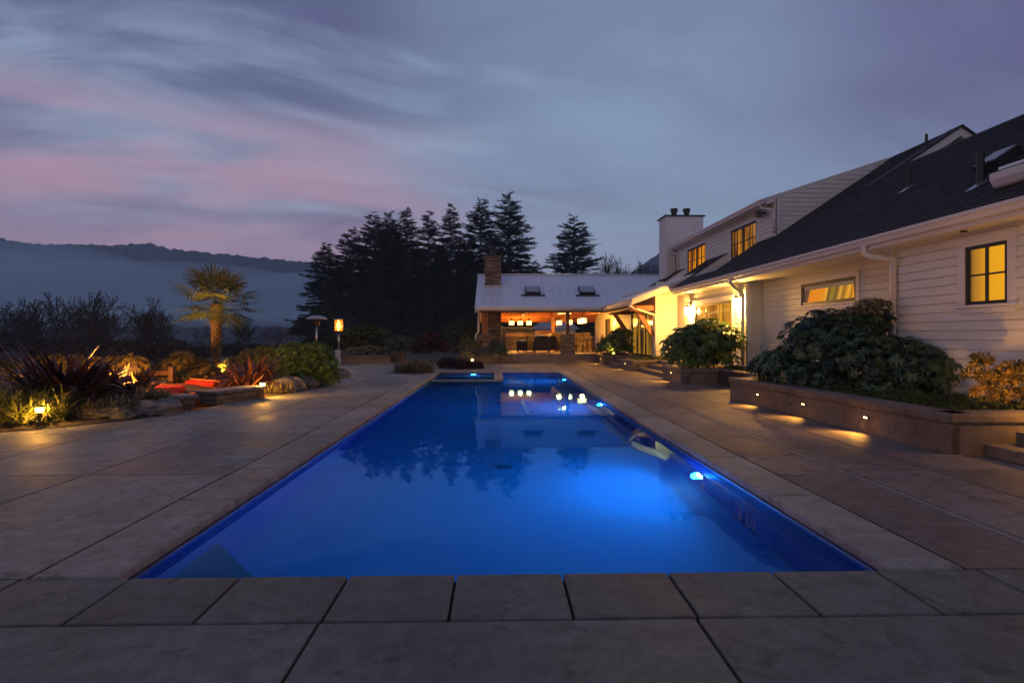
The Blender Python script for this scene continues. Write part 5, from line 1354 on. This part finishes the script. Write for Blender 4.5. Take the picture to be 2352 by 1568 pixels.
p = G(783, 868); boulder('brown boulder at the end of the deck edge under the patio torch', (p.x + .02, p.y + .25, 0), (.24, .28, .24), 3)
p = G(240, 966); boulder('grey boulder half covered by dry grass in front of the big flax', (p.x - .1, p.y + .25, 0), (.42, .30, .20), 4, M['rockdark'])
p = G(345, 955); boulder('flat brown boulder at the right end of the flax bed', (p.x - .05, p.y + .28, 0), (.36, .30, .24), 5, M['rock'])
def seat_wall(label, p0, p1, h, dpt):
    p0, p1 = Vector((p0.x, p0.y, 0)), Vector((p1.x, p1.y, 0)); d = (p1 - p0).normalized(); n = Vector((-d.y, d.x, 0)); L = (p1 - p0).length
    r = thing('seat_wall', label, 'stone wall', p0, math.atan2(d.y, d.x), 'low stone walls at the fire patio')
    b = MB(); b.box(0, L, 0, dpt, 0, h - .07); b.build('base', M['wallstone'], r, bevel=.015)
    b = MB(); b.box(-.05, L + .05, -.05, dpt + .04, h - .07, h); b.build('cap', M['flag'], r, bevel=.018)
seat_wall('low stone wall with blue-grey cap left of the gap to the fire patio', G(388, 944), G(449, 938), .27, .55)
seat_wall('longer low stone wall with grey cap right of the gap, beside the bollard light', G(497, 929), G(604, 914), .28, .5)
# fire patio furniture
def cushion_seat(label, loc, rz, w, d, back, name='patio_sofa', cat='sofa'):
    r = thing(name, label, cat, loc, rz, 'red cushioned seats on the fire patio')
    b = MB(); b.box(-w / 2, w / 2, -d / 2, d / 2, .08, .20); b.build('frame', M['wood'], r, bevel=.01)
    for sx_ in (-1, 1):
        for sy in (-1, 1):
            b = MB(); b.box(sx_ * (w / 2 - .06) - .03, sx_ * (w / 2 - .06) + .03, sy * (d / 2 - .06) - .03, sy * (d / 2 - .06) + .03, 0, .09); b.build('leg', M['darkwood'], r)
    b = MB(); b.box(-w / 2 + .01, w / 2 - .01, -d / 2 + .01, d / 2 - .01, .205, .36); b.build('seat_cushion', M['red'], r, bevel=.05, seg=4)
    if back:
        b = MB(); b.box(-w / 2, w / 2, d / 2 - .06, d / 2, .2, .60); b.build('backrest', M['wood'], r)
        b = MB(); b.box(-w / 2 + .02, w / 2 - .02, d / 2 - .22, d / 2 - .065, .365, .56); b.build('back_cushion', M['red'], r, bevel=.05, seg=4)
    return r
p = W(474, 930, 12.8); cushion_seat('dark red ottoman just behind the gap between the low walls', (p.x, p.y, -.18), .25, .70, .55, False, 'ottoman', 'ottoman')
p = W(443, 915, 14.9); cushion_seat('bright red sofa lit by the fire behind the ottoman', (p.x, p.y, -.30), 1.0 - PI / 2, 1.3, .7, True)
p = W(362, 915, 13.3); cushion_seat('red sofa half hidden behind the dark flax', (p.x, p.y, -.30), .4, 1.1, .65, True)
r = thing('log_bench', 'weathered timber bench with post behind the red sofa', 'bench', W(382, 905, 15.2) * 1.0); r.location.z = -.25
b = MB(); b.box(-1.1, .1, -.2, .2, .40, .48); b.build('seat', M['darkwood'], r, bevel=.02); b = MB(); b.box(-1.1, .1, .2, .27, .62, .76); b.build('backrest', M['darkwood'], r, bevel=.02)
for x in (-1.0, .05):
    b = MB(); b.box(x - .06, x + .06, .1, .26, 0, .86); b.build('post', M['darkwood'], r, bevel=.01)
# fire
fp = W(275, 905, 13.2); fire = thing('fire_pit', 'burning stone fire pit glowing behind the dark flax', 'fire pit', (fp.x, fp.y, 0))
b = MB(); b.lathe([(.55, 0), (.52, .34), (.36, .34), (.34, .22), (.001, .22)], n=20); b.build('bowl', M['wallstone'], fire)
for k in range(9):
    a = k * 2.4; rr = .05 + .022 * k; hh = random.uniform(.32, .72); b = MB(); bx_, by_ = rr * math.cos(a), rr * math.sin(a)
    b.tube([(bx_, by_, .24), (bx_ * 1.3, by_ * 1.3, .24 + hh * .3), (bx_ + random.uniform(-.06, .06), by_, .24 + hh * .7), (bx_ + random.uniform(-.1, .1), by_ + .02, .24 + hh)], [.05, .075, .04, .004], 7); b.build('flame', M['glow_fire'], fire, smooth=True)
lamp('POINT', (0, 0, .75), 520, (1.0, .33, .04), fire, .2)
# heaters
def heater_mush():
    p = W(727, 838, 25.3); r = thing('patio_heater', 'mushroom patio heater with pale dome, unlit, left of the lit torch', 'patio heater', (p.x, p.y, 0))
    b = MB(); b.lathe([(.24, 0), (.24, .06), (.2, .75), (.06, .8), (.04, .82)], n=18); b.build('base', M['steel'], r)
    b = MB(); b.tube([(0, 0, .8), (0, 0, 1.85)], .04, 12); b.build('pole', M['steel'], r, smooth=True)
    b = MB(); b.lathe([(.05, 1.83), (.12, 1.86), (.14, 2.08), (.16, 2.12), (.04, 2.14)], n=16); b.build('burner', M['bronze'], r)
    b = MB(); b.lathe([(.47, 2.15), (.43, 2.195), (.33, 2.25), (.18, 2.30), (.001, 2.315), (.001, 2.30), (.18, 2.285), (.33, 2.235), (.43, 2.18)], n=28); b.build('dome', M['zinc'], r, smooth=True)
heater_mush()
def heater_torch():
    p = G(778, 838); r = thing('patio_heater', 'tall patio torch heater burning orange in a glass tube', 'patio heater', (p.x, p.y, 0))
    b = MB(); b.box(-.17, .17, -.17, .17, .0, .05); b.box(-.14, .14, -.14, .14, .05, .74); b.build('base', M['steel'], r, bevel=.01)
    b = MB(); b.tube([(0, 0, .74), (0, 0, 1.62)], .045, 12); b.build('pole', M['steel'], r, smooth=True)
    b = MB(); b.lathe([(.06, 1.6), (.21, 1.62), (.21, 1.66), (.05, 1.66)], n=18); b.build('tray', M['bronze'], r)
    b = MB(); b.lathe([(.04, 1.67), (.10, 1.85), (.085, 2.02), (.02, 2.17)], n=14); b.build('flame', glow('torch_flame', (1.0, .46, .07), 6), r, smooth=True)
    b = MB(); b.lathe([(.19, 1.66), (.19, 2.19), (.186, 2.19), (.186, 1.66)], n=18)
    gm, gt, gb, go = new_mat('torch_glass'); gb.inputs['Base Color'].default_value = (.25, .09, .02, 1); gb.inputs['Alpha'].default_value = .25; gb.inputs['Roughness'].default_value = .2; gb.inputs['Emission Color'].default_value = (1, .30, .02, 1); gb.inputs['Emission Strength'].default_value = .5
    b.build('glass', gm, r, smooth=True)
    for k in range(4):
        a = k * PI / 2 + .4; b = MB(); b.tube([(.2 * math.cos(a), .2 * math.sin(a), 1.64), (.2 * math.cos(a), .2 * math.sin(a), 2.21)], .010, 6); b.build('strut', M['bronze'], r)
    b = MB(); b.lathe([(.23, 2.2), (.22, 2.23), (.05, 2.3), (.03, 2.38), (.001, 2.4)], n=18); b.build('cap', M['bronze'], r)
    lamp('POINT', (0, 0, 1.92), 110, (1.0, .45, .09), r, .1)
heater_torch()
# shrubs of the bed
shrub('big rounded fresh green shrub at the deck edge, centre left', W(690, 880, 16.9) * 1.0,
      [WL(690, 842, 16.9, .80, .58, .75), WL(735, 848, 16.8, .52, .50, .6), WL(655, 840, 17.2, .55, .48), WL(625, 840, 17.6, .50, .42), WL(750, 870, 16.7, .38, .30), WL(700, 873, 16.5, .60, .24), WL(675, 812, 17.0, .50, .30), WL(720, 810, 16.9, .5, .28)],
      2600, WHORL, (.075, .13), M['lf_green'], up=.45, zmin=-.2, nst=16)
shrub('yellow-green low shrub below the palm', W(560, 860, 18.6) * 1.0, [WL(585, 832, 18.6, .55, .42), WL(545, 845, 18.8, .50, .36), WL(610, 820, 18.8, .45, .36), WL(520, 850, 19.0, .42, .30)], 1100, WHORL, (.07, .13), M['lf_lime'], up=.45, zmin=-.3, nst=12)
shrub('bushy euphorbia left of the palm behind the red sofa', W(420, 880, 16.5) * 1.0, [WL(418, 838, 16.5, .42, .36), WL(395, 850, 16.4, .40, .34), WL(450, 848, 16.8, .42, .34), WL(470, 860, 16.4, .35, .26), WL(420, 868, 16.3, .6, .22)], 900, WHORL, (.08, .15), M['lf_euph'], up=.6, zmin=-.3, nst=14)
shrub('fire-lit golden shrub row behind the big flax', W(150, 890, 14.6) * 1.0, [WL(60, 852, 14.5, .55, .34), WL(110, 848, 14.4, .5, .34), WL(165, 850, 14.6, .5, .34), WL(215, 852, 14.6, .5, .32), WL(20, 870, 14.2, .6, .4), WL(-40, 860, 14.2, .6, .4)], 1700, WHORL, (.07, .13), M['lf_euph'], up=.5, zmin=-.3, nst=14)
shrub('golden shrub right behind the flames', W(285, 880, 14.8) * 1.0, [WL(262, 850, 15.0, .40, .34), WL(300, 846, 15.0, .42, .32), WL(235, 858, 14.9, .4, .26)], 700, WHORL, (.07, .13), M['lf_euph'], up=.5, zmin=-.3, nst=10)
shrub('dark green hedge plants behind the flames and the log bench', W(330, 872, 17.5) * 1.0, [WL(310, 858, 17.6, .6, .3), WL(350, 862, 17.6, .6, .3), WL(385, 868, 17.8, .5, .26)], 700, WHORL, (.07, .12), M['lf_back'], zmin=-.3, nst=8)
# garden behind the pool end
shrub('dark olive shrub just right of the patio torch', W(815, 810, 33) * 1.0, [WL(800, 785, 33, .9, .75), WL(835, 780, 33.5, .9, .8), WL(770, 795, 33, .8, .6)], 1300, WHORL5, (.12, .2), M['lf_back'], zmin=-.6)
shrub('broad olive shrub behind the low wall, left of the clipped dome', W(865, 805, 34) * 1.0, [WL(862, 780, 34, .95, .75), WL(895, 790, 34, .8, .55), WL(850, 800, 33, .8, .4)], 1200, WHORL5, (.12, .2), M['lf_back'], zmin=-.6)
shrub('grey-leaved low shrub on top of the low wall', W(850, 812, 31.2) * 1.0, [WL(815, 808, 31.2, .55, .20), WL(850, 806, 31.2, .6, .24), WL(885, 808, 31.2, .55, .2)], 700, WHORL5, (.09, .16), M['lf_sage'], zmin=-.2, nst=6)
shrub('clipped dark green dome shrub behind the square pot', W(918, 812, 32) * 1.0, [WL(918, 797, 32, .95, .62), WL(940, 800, 32.5, .7, .5)], 1500, WHORL5, (.07, .12), M['lf_dark'], zmin=-.4, nst=6, inner=.1)
shrub('maroon leaved shrub in the border left of the pavilion', W(985, 812, 29.5) * 1.0, [WL(985, 790, 29.5, .62, .55), WL(1010, 800, 29.5, .5, .4), WL(965, 805, 29.2, .4, .3)], 800, WHORL5, (.12, .2), M['lf_maroon'], zmin=-.4)
shrub('tall loose green shrub between the maroon shrub and the pavilion', W(1050, 812, 31.5) * 1.0, [WL(1045, 770, 31.5, .8, .75), WL(1075, 765, 32, .8, .75), WL(1030, 790, 31.5, .6, .5), WL(1080, 795, 31, .6, .5)], 1100, LEAF, (.16, .3), M['lf_back'], zmin=-.5)
shrub('low dark red leafy plants at the far left pool corner', W(1050, 848, 25.0) * 1.0, [WL(1030, 838, 25.2, .45, .24), WL(1060, 840, 25, .45, .2), WL(1090, 842, 25, .36, .16)], 700, WHORL5, (.09, .17), M['lf_maroon'], zmin=.0, nst=6)
shrub('dark spreading shrub at the left foot of the pavilion steps', W(1138, 812, 29.6) * 1.0, [WL(1140, 800, 29.6, .42, .45), WL(1120, 808, 29.5, .42, .32), WL(1155, 810, 29.4, .3, .25)], 620, LEAF, (.12, .24), M['lf_dark'], zmin=-.3)
shrub('grey-green low cushion plants in front of the stone pier', W(1090, 822, 29.0) * 1.0, [WL(1080, 812, 29, .45, .22), WL(1110, 814, 28.8, .4, .2)], 420, WHORL5, (.08, .14), M['lf_sage'], zmin=-.2, nst=5)
shrub('yellowish upright shrub beside the pavilion downspout', W(1072, 812, 30.2) * 1.0, [WL(1070, 792, 30.2, .4, .5), WL(1085, 800, 30.2, .35, .35)], 420, LEAF, (.12, .2), M['lf_lime'], zmin=-.4)
r = thing('path_light', 'small glowing lamp on the low wall at the far pool end', 'garden light', W(1085, 832, 29.3) * 1.0); b = MB(); b.tube([(0, 0, -.1), (0, 0, .05)], .02, 6); b.build('stem', M['bronze'], r); b = MB(); b.lathe([(.02, .05), (.06, .08), (.06, .15), (.001, .18)], n=12); b.build('globe', M['glow_boll'], r); lamp('POINT', (0, -.1, .12), 12, AMB, r, .05)
# ================================================================== PALM
def palm():
    base = W(497, 858, 20.0); top = W(495, 700, 20.0); r = thing('palm_tree', 'fan palm with shaggy trunk lit from below, standing in the left garden', 'palm', (base.x, base.y, -.1))
    h = top.z + .1
    b = MB(); n = 22; pts, rad = [], []
    for k in range(n + 1):
        s = k / n; pts.append((.03 * math.sin(s * 3), .02 * math.sin(s * 4), h * s)); rad.append(.09 + .02 * math.sin(k * 2.4) * .5 + (.05 * s if s > .6 else 0) + (.03 if k % 2 else 0))
    b.tube(pts, rad, 12)
    for k in range(240):      # leaf bases on the trunk
        a = k * 2.399; s = .06 + .94 * k / 240; z = h * s; d = Vector((math.cos(a), math.sin(a), 0)); p = Vector((0, 0, z)) + d * (.09 + .05 * s)
        b.obox(p, d * .05 + Vector((0, 0, .06)), Vector((-d.y, d.x, 0)) * .028, Vector((0, 0, .012)) - d * .01)
    b.build('trunk', M['palmtrunk'], r)
    rg = np.random.default_rng(5)
    parts = []; st = MB()
    for k in range(27):
        az = k * 2.399 + rg.normal() * .2; el = math.radians(80 - 112 * (k / 27) ** .9 + rg.normal() * 6)
        L = rg.uniform(.60, 1.0); d = np.array([math.cos(az) * math.cos(el), math.sin(az) * math.cos(el), math.sin(el)])
        p0 = np.array([.05 * math.cos(az), .05 * math.sin(az), h + .02]); hub = p0 + d * L - np.array([0, 0, .10 * L * math.cos(el)])
        st.tube([p0, (p0 + hub) / 2 + np.array([0, 0, .03]), hub], [.016, .012, .010], 5)
        d2 = hub - p0; d2 /= np.linalg.norm(d2); side = np.cross(d2, [0, 0, 1.0]); side /= np.linalg.norm(side) + 1e-6; nrm = np.cross(side, d2)
        R = rg.uniform(.74, .96); nl = 19
        V, Fc = [], []
        for j in range(nl):
            a = math.radians(-118 + 236 * j / (nl - 1)) + rg.normal() * .02; l = R * (1 - .22 * abs(a) / 2.06) * rg.uniform(.9, 1.05)
            dirj = d2 * math.cos(a) + side * math.sin(a) + nrm * .10 * math.cos(a * 2); tp = hub + dirj * l - np.array([0, 0, l * l * rg.uniform(.10, .26)]); md = hub + dirj * l * .55 - np.array([0, 0, .05 * l]); wv = (side * math.cos(a) - d2 * math.sin(a)) * .034
            i = len(V); V += [hub, md - wv, md + wv, tp]; Fc += [[i, i + 1, i + 2], [i + 1, i + 3, i + 2]]
        parts.append((np.array(V), Fc))
    V, Fc = join(parts); np_mesh('fronds', V, Fc, M['lf_palm'], r); st.build('leaf_stalks', M['lf_palm'], r)
    sk = []                   # hanging dead skirt
    for k in range(160):
        a = rg.uniform(0, 2 * PI); z0 = h - rg.uniform(.0, .5); d = np.array([math.cos(a), math.sin(a), 0]); p0 = np.array([0, 0, z0]) + d * .17; t = p0 + d * rg.uniform(.06, .22) - np.array([0, 0, rg.uniform(.2, .45)]); wv = np.array([-d[1], d[0], 0]) * .012
        sk.append((np.array([p0 - wv, p0 + wv, t]), [[0, 1, 2]]))
    V, Fc = join(sk); np_mesh('dry_skirt', V, Fc, M['palmtrunk'], r)
    l = lamp('SPOT', (1.0, -1.7, .35), 1300, (1.0, .50, .12), r, .05, (-.50, .72, 1.55), 70, .7)
    lamp('SPOT', (-1.0, -1.2, .35), 300, (1.0, .50, .12), r, .05, (.55, .6, 1.5), 70, .7)
palm()
# ================================================================== CONIFERS
def conifer_proto(label, h, R, seed, prof=.85, base=.04, loose=0.0):
    rg = np.random.default_rng(seed); r = thing('conifer', label, 'conifer tree', (0, 0, 0), group='dark conifers behind the pavilion')
    b = MB(); b.tube([(0, 0, 0), (.1, .05, h * .5), (.05, 0, h * .985)], [h * .016, h * .010, .02], 8); b.build('trunk', M['bark'], r)
    spray_V, spray_F = [], []
    for k in range(7):        # a flat needle spray: fingers along a twig
        s = k / 7; side = (-1) ** k; i = len(spray_V); L = .55 * (1 - .6 * s)
        x0 = s * 1.0
        spray_V += [[x0, 0, 0], [x0 + .45 * L, side * L * .75, -.05], [x0 + .22, 0, .0]]; spray_F += [[i, i + 1, i + 2]]
    i = len(spray_V); spray_V += [[.6, -.09, 0], [.6, .09, 0], [1.25, 0, -.04]]; spray_F += [[i, i + 1, i + 2]]
    T = np.array(spray_V, float)
    P, X, N, S = [], [], [], []; br = MB()
    nw = int(h * 2.6)
    for w in range(nw):
        t = base + (1 - base) * (w / nw) ** .92; z = h * t; Rt = R * (1 - t) ** prof * rg.uniform(.8, 1.1) + .12
        for k in range(6 if t < .9 else 4):
            az = k * 2 * PI / 6 + w * 1.1 + rg.normal() * .25; L = Rt * rg.uniform(.62, 1.12) * (1 - loose * rg.random()); ca, sa = math.cos(az), math.sin(az)
            up = .45 * t - .12 + rg.normal() * .10; zj = z + rg.normal() * .28; dr = .34 * (1 - t * .8)
            m = max(2, int(L / .36))
            pts = []
            for q in range(m + 1):
                s = q / m; x = L * s; zz = zj + up * x - dr * x * s * (1 - .55 * s)
                pts.append(np.array([x * ca, x * sa, zz]))
            if L > 1.0: br.tube([Vector(p) for p in (pts[0], pts[m // 2], pts[-1])], [.035 + L * .008, .025, .008], 3, cap=False)
            for q in range(m):
                if q / m < .18 and L > 1.5 and rg.random() < .6: continue
                d = pts[q + 1] - pts[q]
                for sg in (-1, 0, 1):
                    side = np.array([-sa, ca, 0]) * sg * .8; dd = d / (np.linalg.norm(d) + 1e-6) + side + np.array([0, 0, -.22 if sg else .08]) + rg.normal(size=3) * .14
                    P.append(pts[q] + d * rg.random()); X.append(dd); N.append(np.array([0, 0, 1]) + rg.normal(size=3) * .45); S.append(rg.uniform(.60, 1.10) * (.68 + .32 * min(1, L / 2.5)))
    Mx = frames(np.array(N), np.array(X)); Xn = np.array(X) / np.linalg.norm(X, axis=1, keepdims=True); Nn = np.array(N) - Xn * (np.array(N) * Xn).sum(1, keepdims=True)
    Nn /= np.linalg.norm(Nn, axis=1, keepdims=True); Mx = np.stack([Xn, np.cross(Nn, Xn), Nn], axis=2)
    V, Fc = inst(T, spray_F, np.array(P), Mx, np.array(S)); np_mesh('crown', V, Fc, M['lf_conifer'], r); br.build('limbs', M['bark'], r)
    return r
# (u of the tip, v of the tip, depth, base scale, proto)
cps = [('tall narrow', 23.0, 4.6, .80), ('broad', 21.0, 5.6, .72), ('loose', 20.0, 4.4, .9)]
protos = None
tips = [(1168, 447, 89, 0, 'tallest conifer, just right of the stone pavilion chimney'), (1097, 461, 90, 0, 'tall conifer directly left of the stone chimney'), (1035, 471, 91, 2, 'tall conifer second to the left of the stone chimney'),
        (985, 489, 92, 2, 'conifer between the loose-topped one and the tall ones near the chimney'), (940, 477, 90, 2, 'loose-topped leaning conifer in the middle of the row'), (886, 491, 91, 0, 'dense conifer left of the middle gap, right one of three close tips'),
        (866, 495, 88, 1, 'broad dense conifer with the left one of three close tips'), (818, 526, 87, 1, 'second conifer from the left end of the row'), (748, 556, 85, 1, 'leftmost conifer with low spreading boughs'), (1315, 500, 88, 1, 'lone broad conifer standing right of the gap above the pavilion roof'),
        (905, 510, 96, 0, 'conifer tip set back behind the three close tips'), (785, 600, 92, 1, 'low conifer filling the gap between the two leftmost trees'), (1010, 560, 96, 1, 'conifer set back between the tall ones, its top below theirs'), (1070, 560, 97, 1, 'dark conifer set back behind the two left of the chimney'), (1130, 560, 96, 1, 'dark conifer set back behind the chimney'), (958, 560, 97, 1, 'dark conifer set back behind the loose-topped one'), (1225, 600, 92, 1, 'low dark conifer between the tallest and the lone one')]
protos = [conifer_proto('x', 23.5, 8.0, 21, .74), conifer_proto('x', 21.5, 8.6, 22, .72), conifer_proto('x', 22.5, 7.8, 23, .78, .04, .45)]
hs = [23.5, 21.5, 22.5]; used = [False] * 3
for i, (u, v, c, k, lab) in enumerate(tips):
    o = protos[k] if not used[k] else copy_tree(protos[k]); used[k] = True
    p = W(u, v, c); zb = float(ground_h(np.array(p.x), np.array(p.y))) - .2
    s = (p.z - zb) / hs[k]; o.location = (p.x, p.y, zb); o.scale = (max(s, .78) * (1.0 + .08 * math.sin(i * 2.3)), max(s, .78), s); o.rotation_euler = (0.03 * math.sin(i * 1.7), .03 * math.sin(i * 2.9), i * 1.3); o['label'] = lab
shrub('tall dark hedge of trees closing the view behind the barn', W(1270, 800, 74) * 1.0, [WL(u, 745, 76, 3.2, 3.4) for u in (1130, 1180, 1230, 1280, 1330, 1380, 1430)] + [WL(u, 700, 78, 2.8, 2.2) for u in (1150, 1200, 1350, 1400)], 2600, whorl_t(5, .3, .2), (.5, .9), M['lf_conifer'], zmin=-2.5, nst=8, sr=.06)
# low boughs at the left of the row
shrub('dark low evergreen mass under the leftmost conifer', W(740, 790, 78) * 1.0, [WL(720, 760, 78, 2.6, 1.4), WL(760, 740, 80, 3.0, 2.4), WL(800, 750, 80, 3, 2.2)], 1500, whorl_t(5, .3, .2), (.5, .9), M['lf_conifer'], zmin=-3.5, nst=6, sr=.05)
# ================================================================== BARE TREES
def bare_proto(h, seed, spread_=.50, levels=5, up=.34):
    rg = random.Random(seed); segs = []
    def grow(p, d, L, rad, lv):
        n = 3; pts = [p]; dd = d.copy()
        for k in range(n):
            dd = (dd + Vector((rg.gauss(0, .14), rg.gauss(0, .14), rg.gauss(0, .08) + up * .12))).normalized(); pts.append(pts[-1] + dd * (L / n))
        segs.append((pts, rad, rad * .62, lv))
        if lv >= levels: return
        m = 2 if lv < 1 else rg.choice((2, 3, 3))
        for k in range(m):
            a = rg.uniform(0, 2 * PI); s = spread_ * rg.uniform(.6, 1.25)
            o = dd.orthogonal().normalized(); o = Matrix.Rotation(a, 3, dd) @ o
            nd = (dd * math.cos(s) + o * math.sin(s) + Vector((0, 0, up * .35))).normalized()
            grow(pts[-1], nd, L * rg.uniform(.62, .86), rad * .60, lv + 1)
        for k in range(2 if lv > 0 else 1):
            a = rg.uniform(0, 2 * PI); o = Matrix.Rotation(a, 3, dd) @ dd.orthogonal().normalized(); nd = (dd * .5 + o * .8 + Vector((0, 0, up * .4))).normalized(); grow(pts[rg.choice((1, 2))], nd, L * rg.uniform(.45, .7), rad * .42, min(lv + 2, levels))
    for k in range(2):
        a = k * 3.0 + rg.random(); grow(Vector((.15 * math.cos(a), .15 * math.sin(a), 0)), Vector((.20 * math.cos(a), .20 * math.sin(a), 1)).normalized(), h * .27, h * .017, 0)
    mt, mc = MB(), MB(); zmax = max(p.z for s in segs for p in s[0]); k = h / zmax
    for pts, r0, r1, lv in segs:
        pts = [p * k for p in pts]; (mt if lv <= 1 else mc).tube(pts, [max(r0 + (r1 - r0) * i / 3, .021) for i in range(4)], 6 if lv <= 1 else 3, cap=False)
    return mt, mc
def bare_tree(h, seed, label, group, **k):
    r = thing('bare_tree', label, 'bare tree', (0, 0, 0), group=group); a, c = bare_proto(h, seed, **k); a.build('trunk', M['twig'], r); c.build('crown', M['twig'], r); return r
bps = [bare_tree(10, 1, 'x', 'bare trees in the valley'), bare_tree(10, 5, 'x', 'bare trees in the valley', spread_=.42), bare_tree(10, 9, 'x', 'bare trees in the valley', spread_=.55)]
bl = [(-60, 690, 62, 'bare tree cut by the left edge of the view', 1), (30, 679, 60, 'broad bare tree at the far left above the white shed', 0), (75, 700, 64, 'bare tree just right of the one above the white shed', 2), (125, 705, 62, 'smaller bare tree in the left clump, left of its two highest crowns', 1), (165, 690, 60, 'bare tree left of the highest crown of the left clump', 0), (207, 678, 58, 'tallest bare tree, at the right end of the left clump', 2), (240, 725, 62, 'low bare tree at the right foot of the left clump', 1),
      (297, 691, 60, 'bare tree just right of the gap, dense upright crown', 0), (330, 715, 62, 'bare tree in the middle of the clump left of the palm', 2), (365, 728, 60, 'bare tree at the right end of the clump left of the palm', 1), (545, 726, 66, 'spreading bare tree behind the palm trunk', 2), (470, 752, 70, 'small bare tree just left of the palm trunk', 1), (590, 742, 68, 'bare tree right of the palm under its fronds', 0)]
usedb = [False] * 3
for i, (u, v, c, lab, k) in enumerate(bl):
    o = bps[k] if not usedb[k] else copy_tree(bps[k]); usedb[k] = True
    p = W(u, v, c); zb = float(ground_h(np.array(p.x), np.array(p.y))) - .3; s = (p.z - zb) / 10.0 * 1.07
    o.location = (p.x, p.y, zb); o.scale = (s * 1.0, s * 1.0, s); o.rotation_euler = (0, 0, i * 1.9); o['label'] = lab
rb = [(1372, 588, 105, 'bare tree right beside the lone conifer'), (1400, 577, 112, 'tall thin bare tree above the middle of the pavilion ridge'), (1425, 598, 108, 'low bare tree above the pavilion ridge, right of the tall thin one'), (1452, 592, 112, 'bare tree above the right part of the pavilion ridge'), (1482, 600, 108, 'bare tree near the house chimney above the ridge'), (1506, 606, 110, 'rightmost bare tree, touching the house chimney')]
for i, (u, v, c, lab) in enumerate(rb):
    o = copy_tree(bps[i % 3]); p = W(u, v, c); zb = -.6; s = (p.z - zb) / 10.0; o.location = (p.x, p.y, zb); o.scale = (s * .62, s * .62, s); o.rotation_euler = (0, 0, i * 2.3 + 1); o['label'] = lab; o['group'] = 'bare trees above the pavilion roof'
# brush under the valley trees, reads as one mass
P = []
lob = [WL(u, v, c, rx, rz) for u, v, c, rx, rz in ((0, 815, 60, 4, 1.5), (60, 815, 62, 4, 1.5), (120, 817, 61, 4, 1.5), (180, 815, 60, 4, 1.5), (235, 822, 60, 3, 1.2), (300, 818, 61, 3.5, 1.4), (350, 815, 60, 4, 1.5), (400, 820, 62, 3, 1.2), (-80, 800, 60, 5, 1.8), (-160, 800, 60, 5, 1.8), (545, 812, 67, 4, .9), (600, 815, 68, 4, .9))]
tag(foliage('hedgerow', M['twig'], lob, 5200, WHORL5, (.25, .7), zmin=-9), 'dark leafless brush under the valley trees', 'brush', kind='stuff')
shrub('reddish bare twiggy bush between the palm and the green shrub', W(632, 800, 45) * 1.0, [WL(632, 775, 45, 1.1, .75), WL(612, 785, 45, .8, .5), WL(655, 785, 45, .9, .5)], 1500, blade_t(.2, .015, 2), (.2, .5), leafmat('red_twig', (.05, .025, .025), (.10, .05, .05)), zmin=-1.5, nst=14, up=1.0)
# far low woods in the mist
def far_wood(label, u0, u1, vtop, c, n, seed):
    rg = np.random.default_rng(seed); L = []
    for k in range(n):
        u = u0 + (u1 - u0) * rg.random(); hh = rg.uniform(.6, 1.3); p = W(u, vtop, c * rg.uniform(.9, 1.15)); L.append((p.x, p.y, -15.0, rg.uniform(8, 16), 9, (p.z + 15) * hh))
    return tag(foliage('far_wood', M['lf_conifer'], L, n * 60, WHORL5, (2.5, 5.0), zmin=-17, inner=.1), label, 'woods', kind='stuff')
far_wood('far dark copse fading in the mist behind the palm', 380, 800, 798, 330, 14, 2)
far_wood('far dark copse fading in the mist at the left', -300, 330, 795, 300, 16, 4)
# distant shed and lamp
p = W(27, 832, 52); sh = thing('shed', 'small pale shed with dark roof at the far left', 'shed', (p.x, p.y, p.z - 1.6))
b = MB(); b.box(-.75, .75, -.8, .8, 0, 1.9); b.build('wall', M['siding'], sh)
b = MB(); b.prism([(-.95, -.95, 1.85), (.95, -.95, 1.85), (.6, -.95, 2.5), (-.5, -.95, 2.5)], (0, 1.9, 0)); b.build('roof', M['black'], sh)
p = W(482, 806, 150); fl = thing('yard_lamp', 'single bright lamp far off in the valley, left of the palm trunk', 'lamp', (p.x, p.y, p.z - 4.5))
b = MB(); b.tube([(0, 0, 0), (0, 0, 4.4)], .08, 6); b.build('pole', M['black'], fl); b = MB(); b.lathe([(.02, 4.36), (.22, 4.4), (.2, 4.7), (.001, 4.75)], n=10); b.build('globe', M['glow_far'], fl)
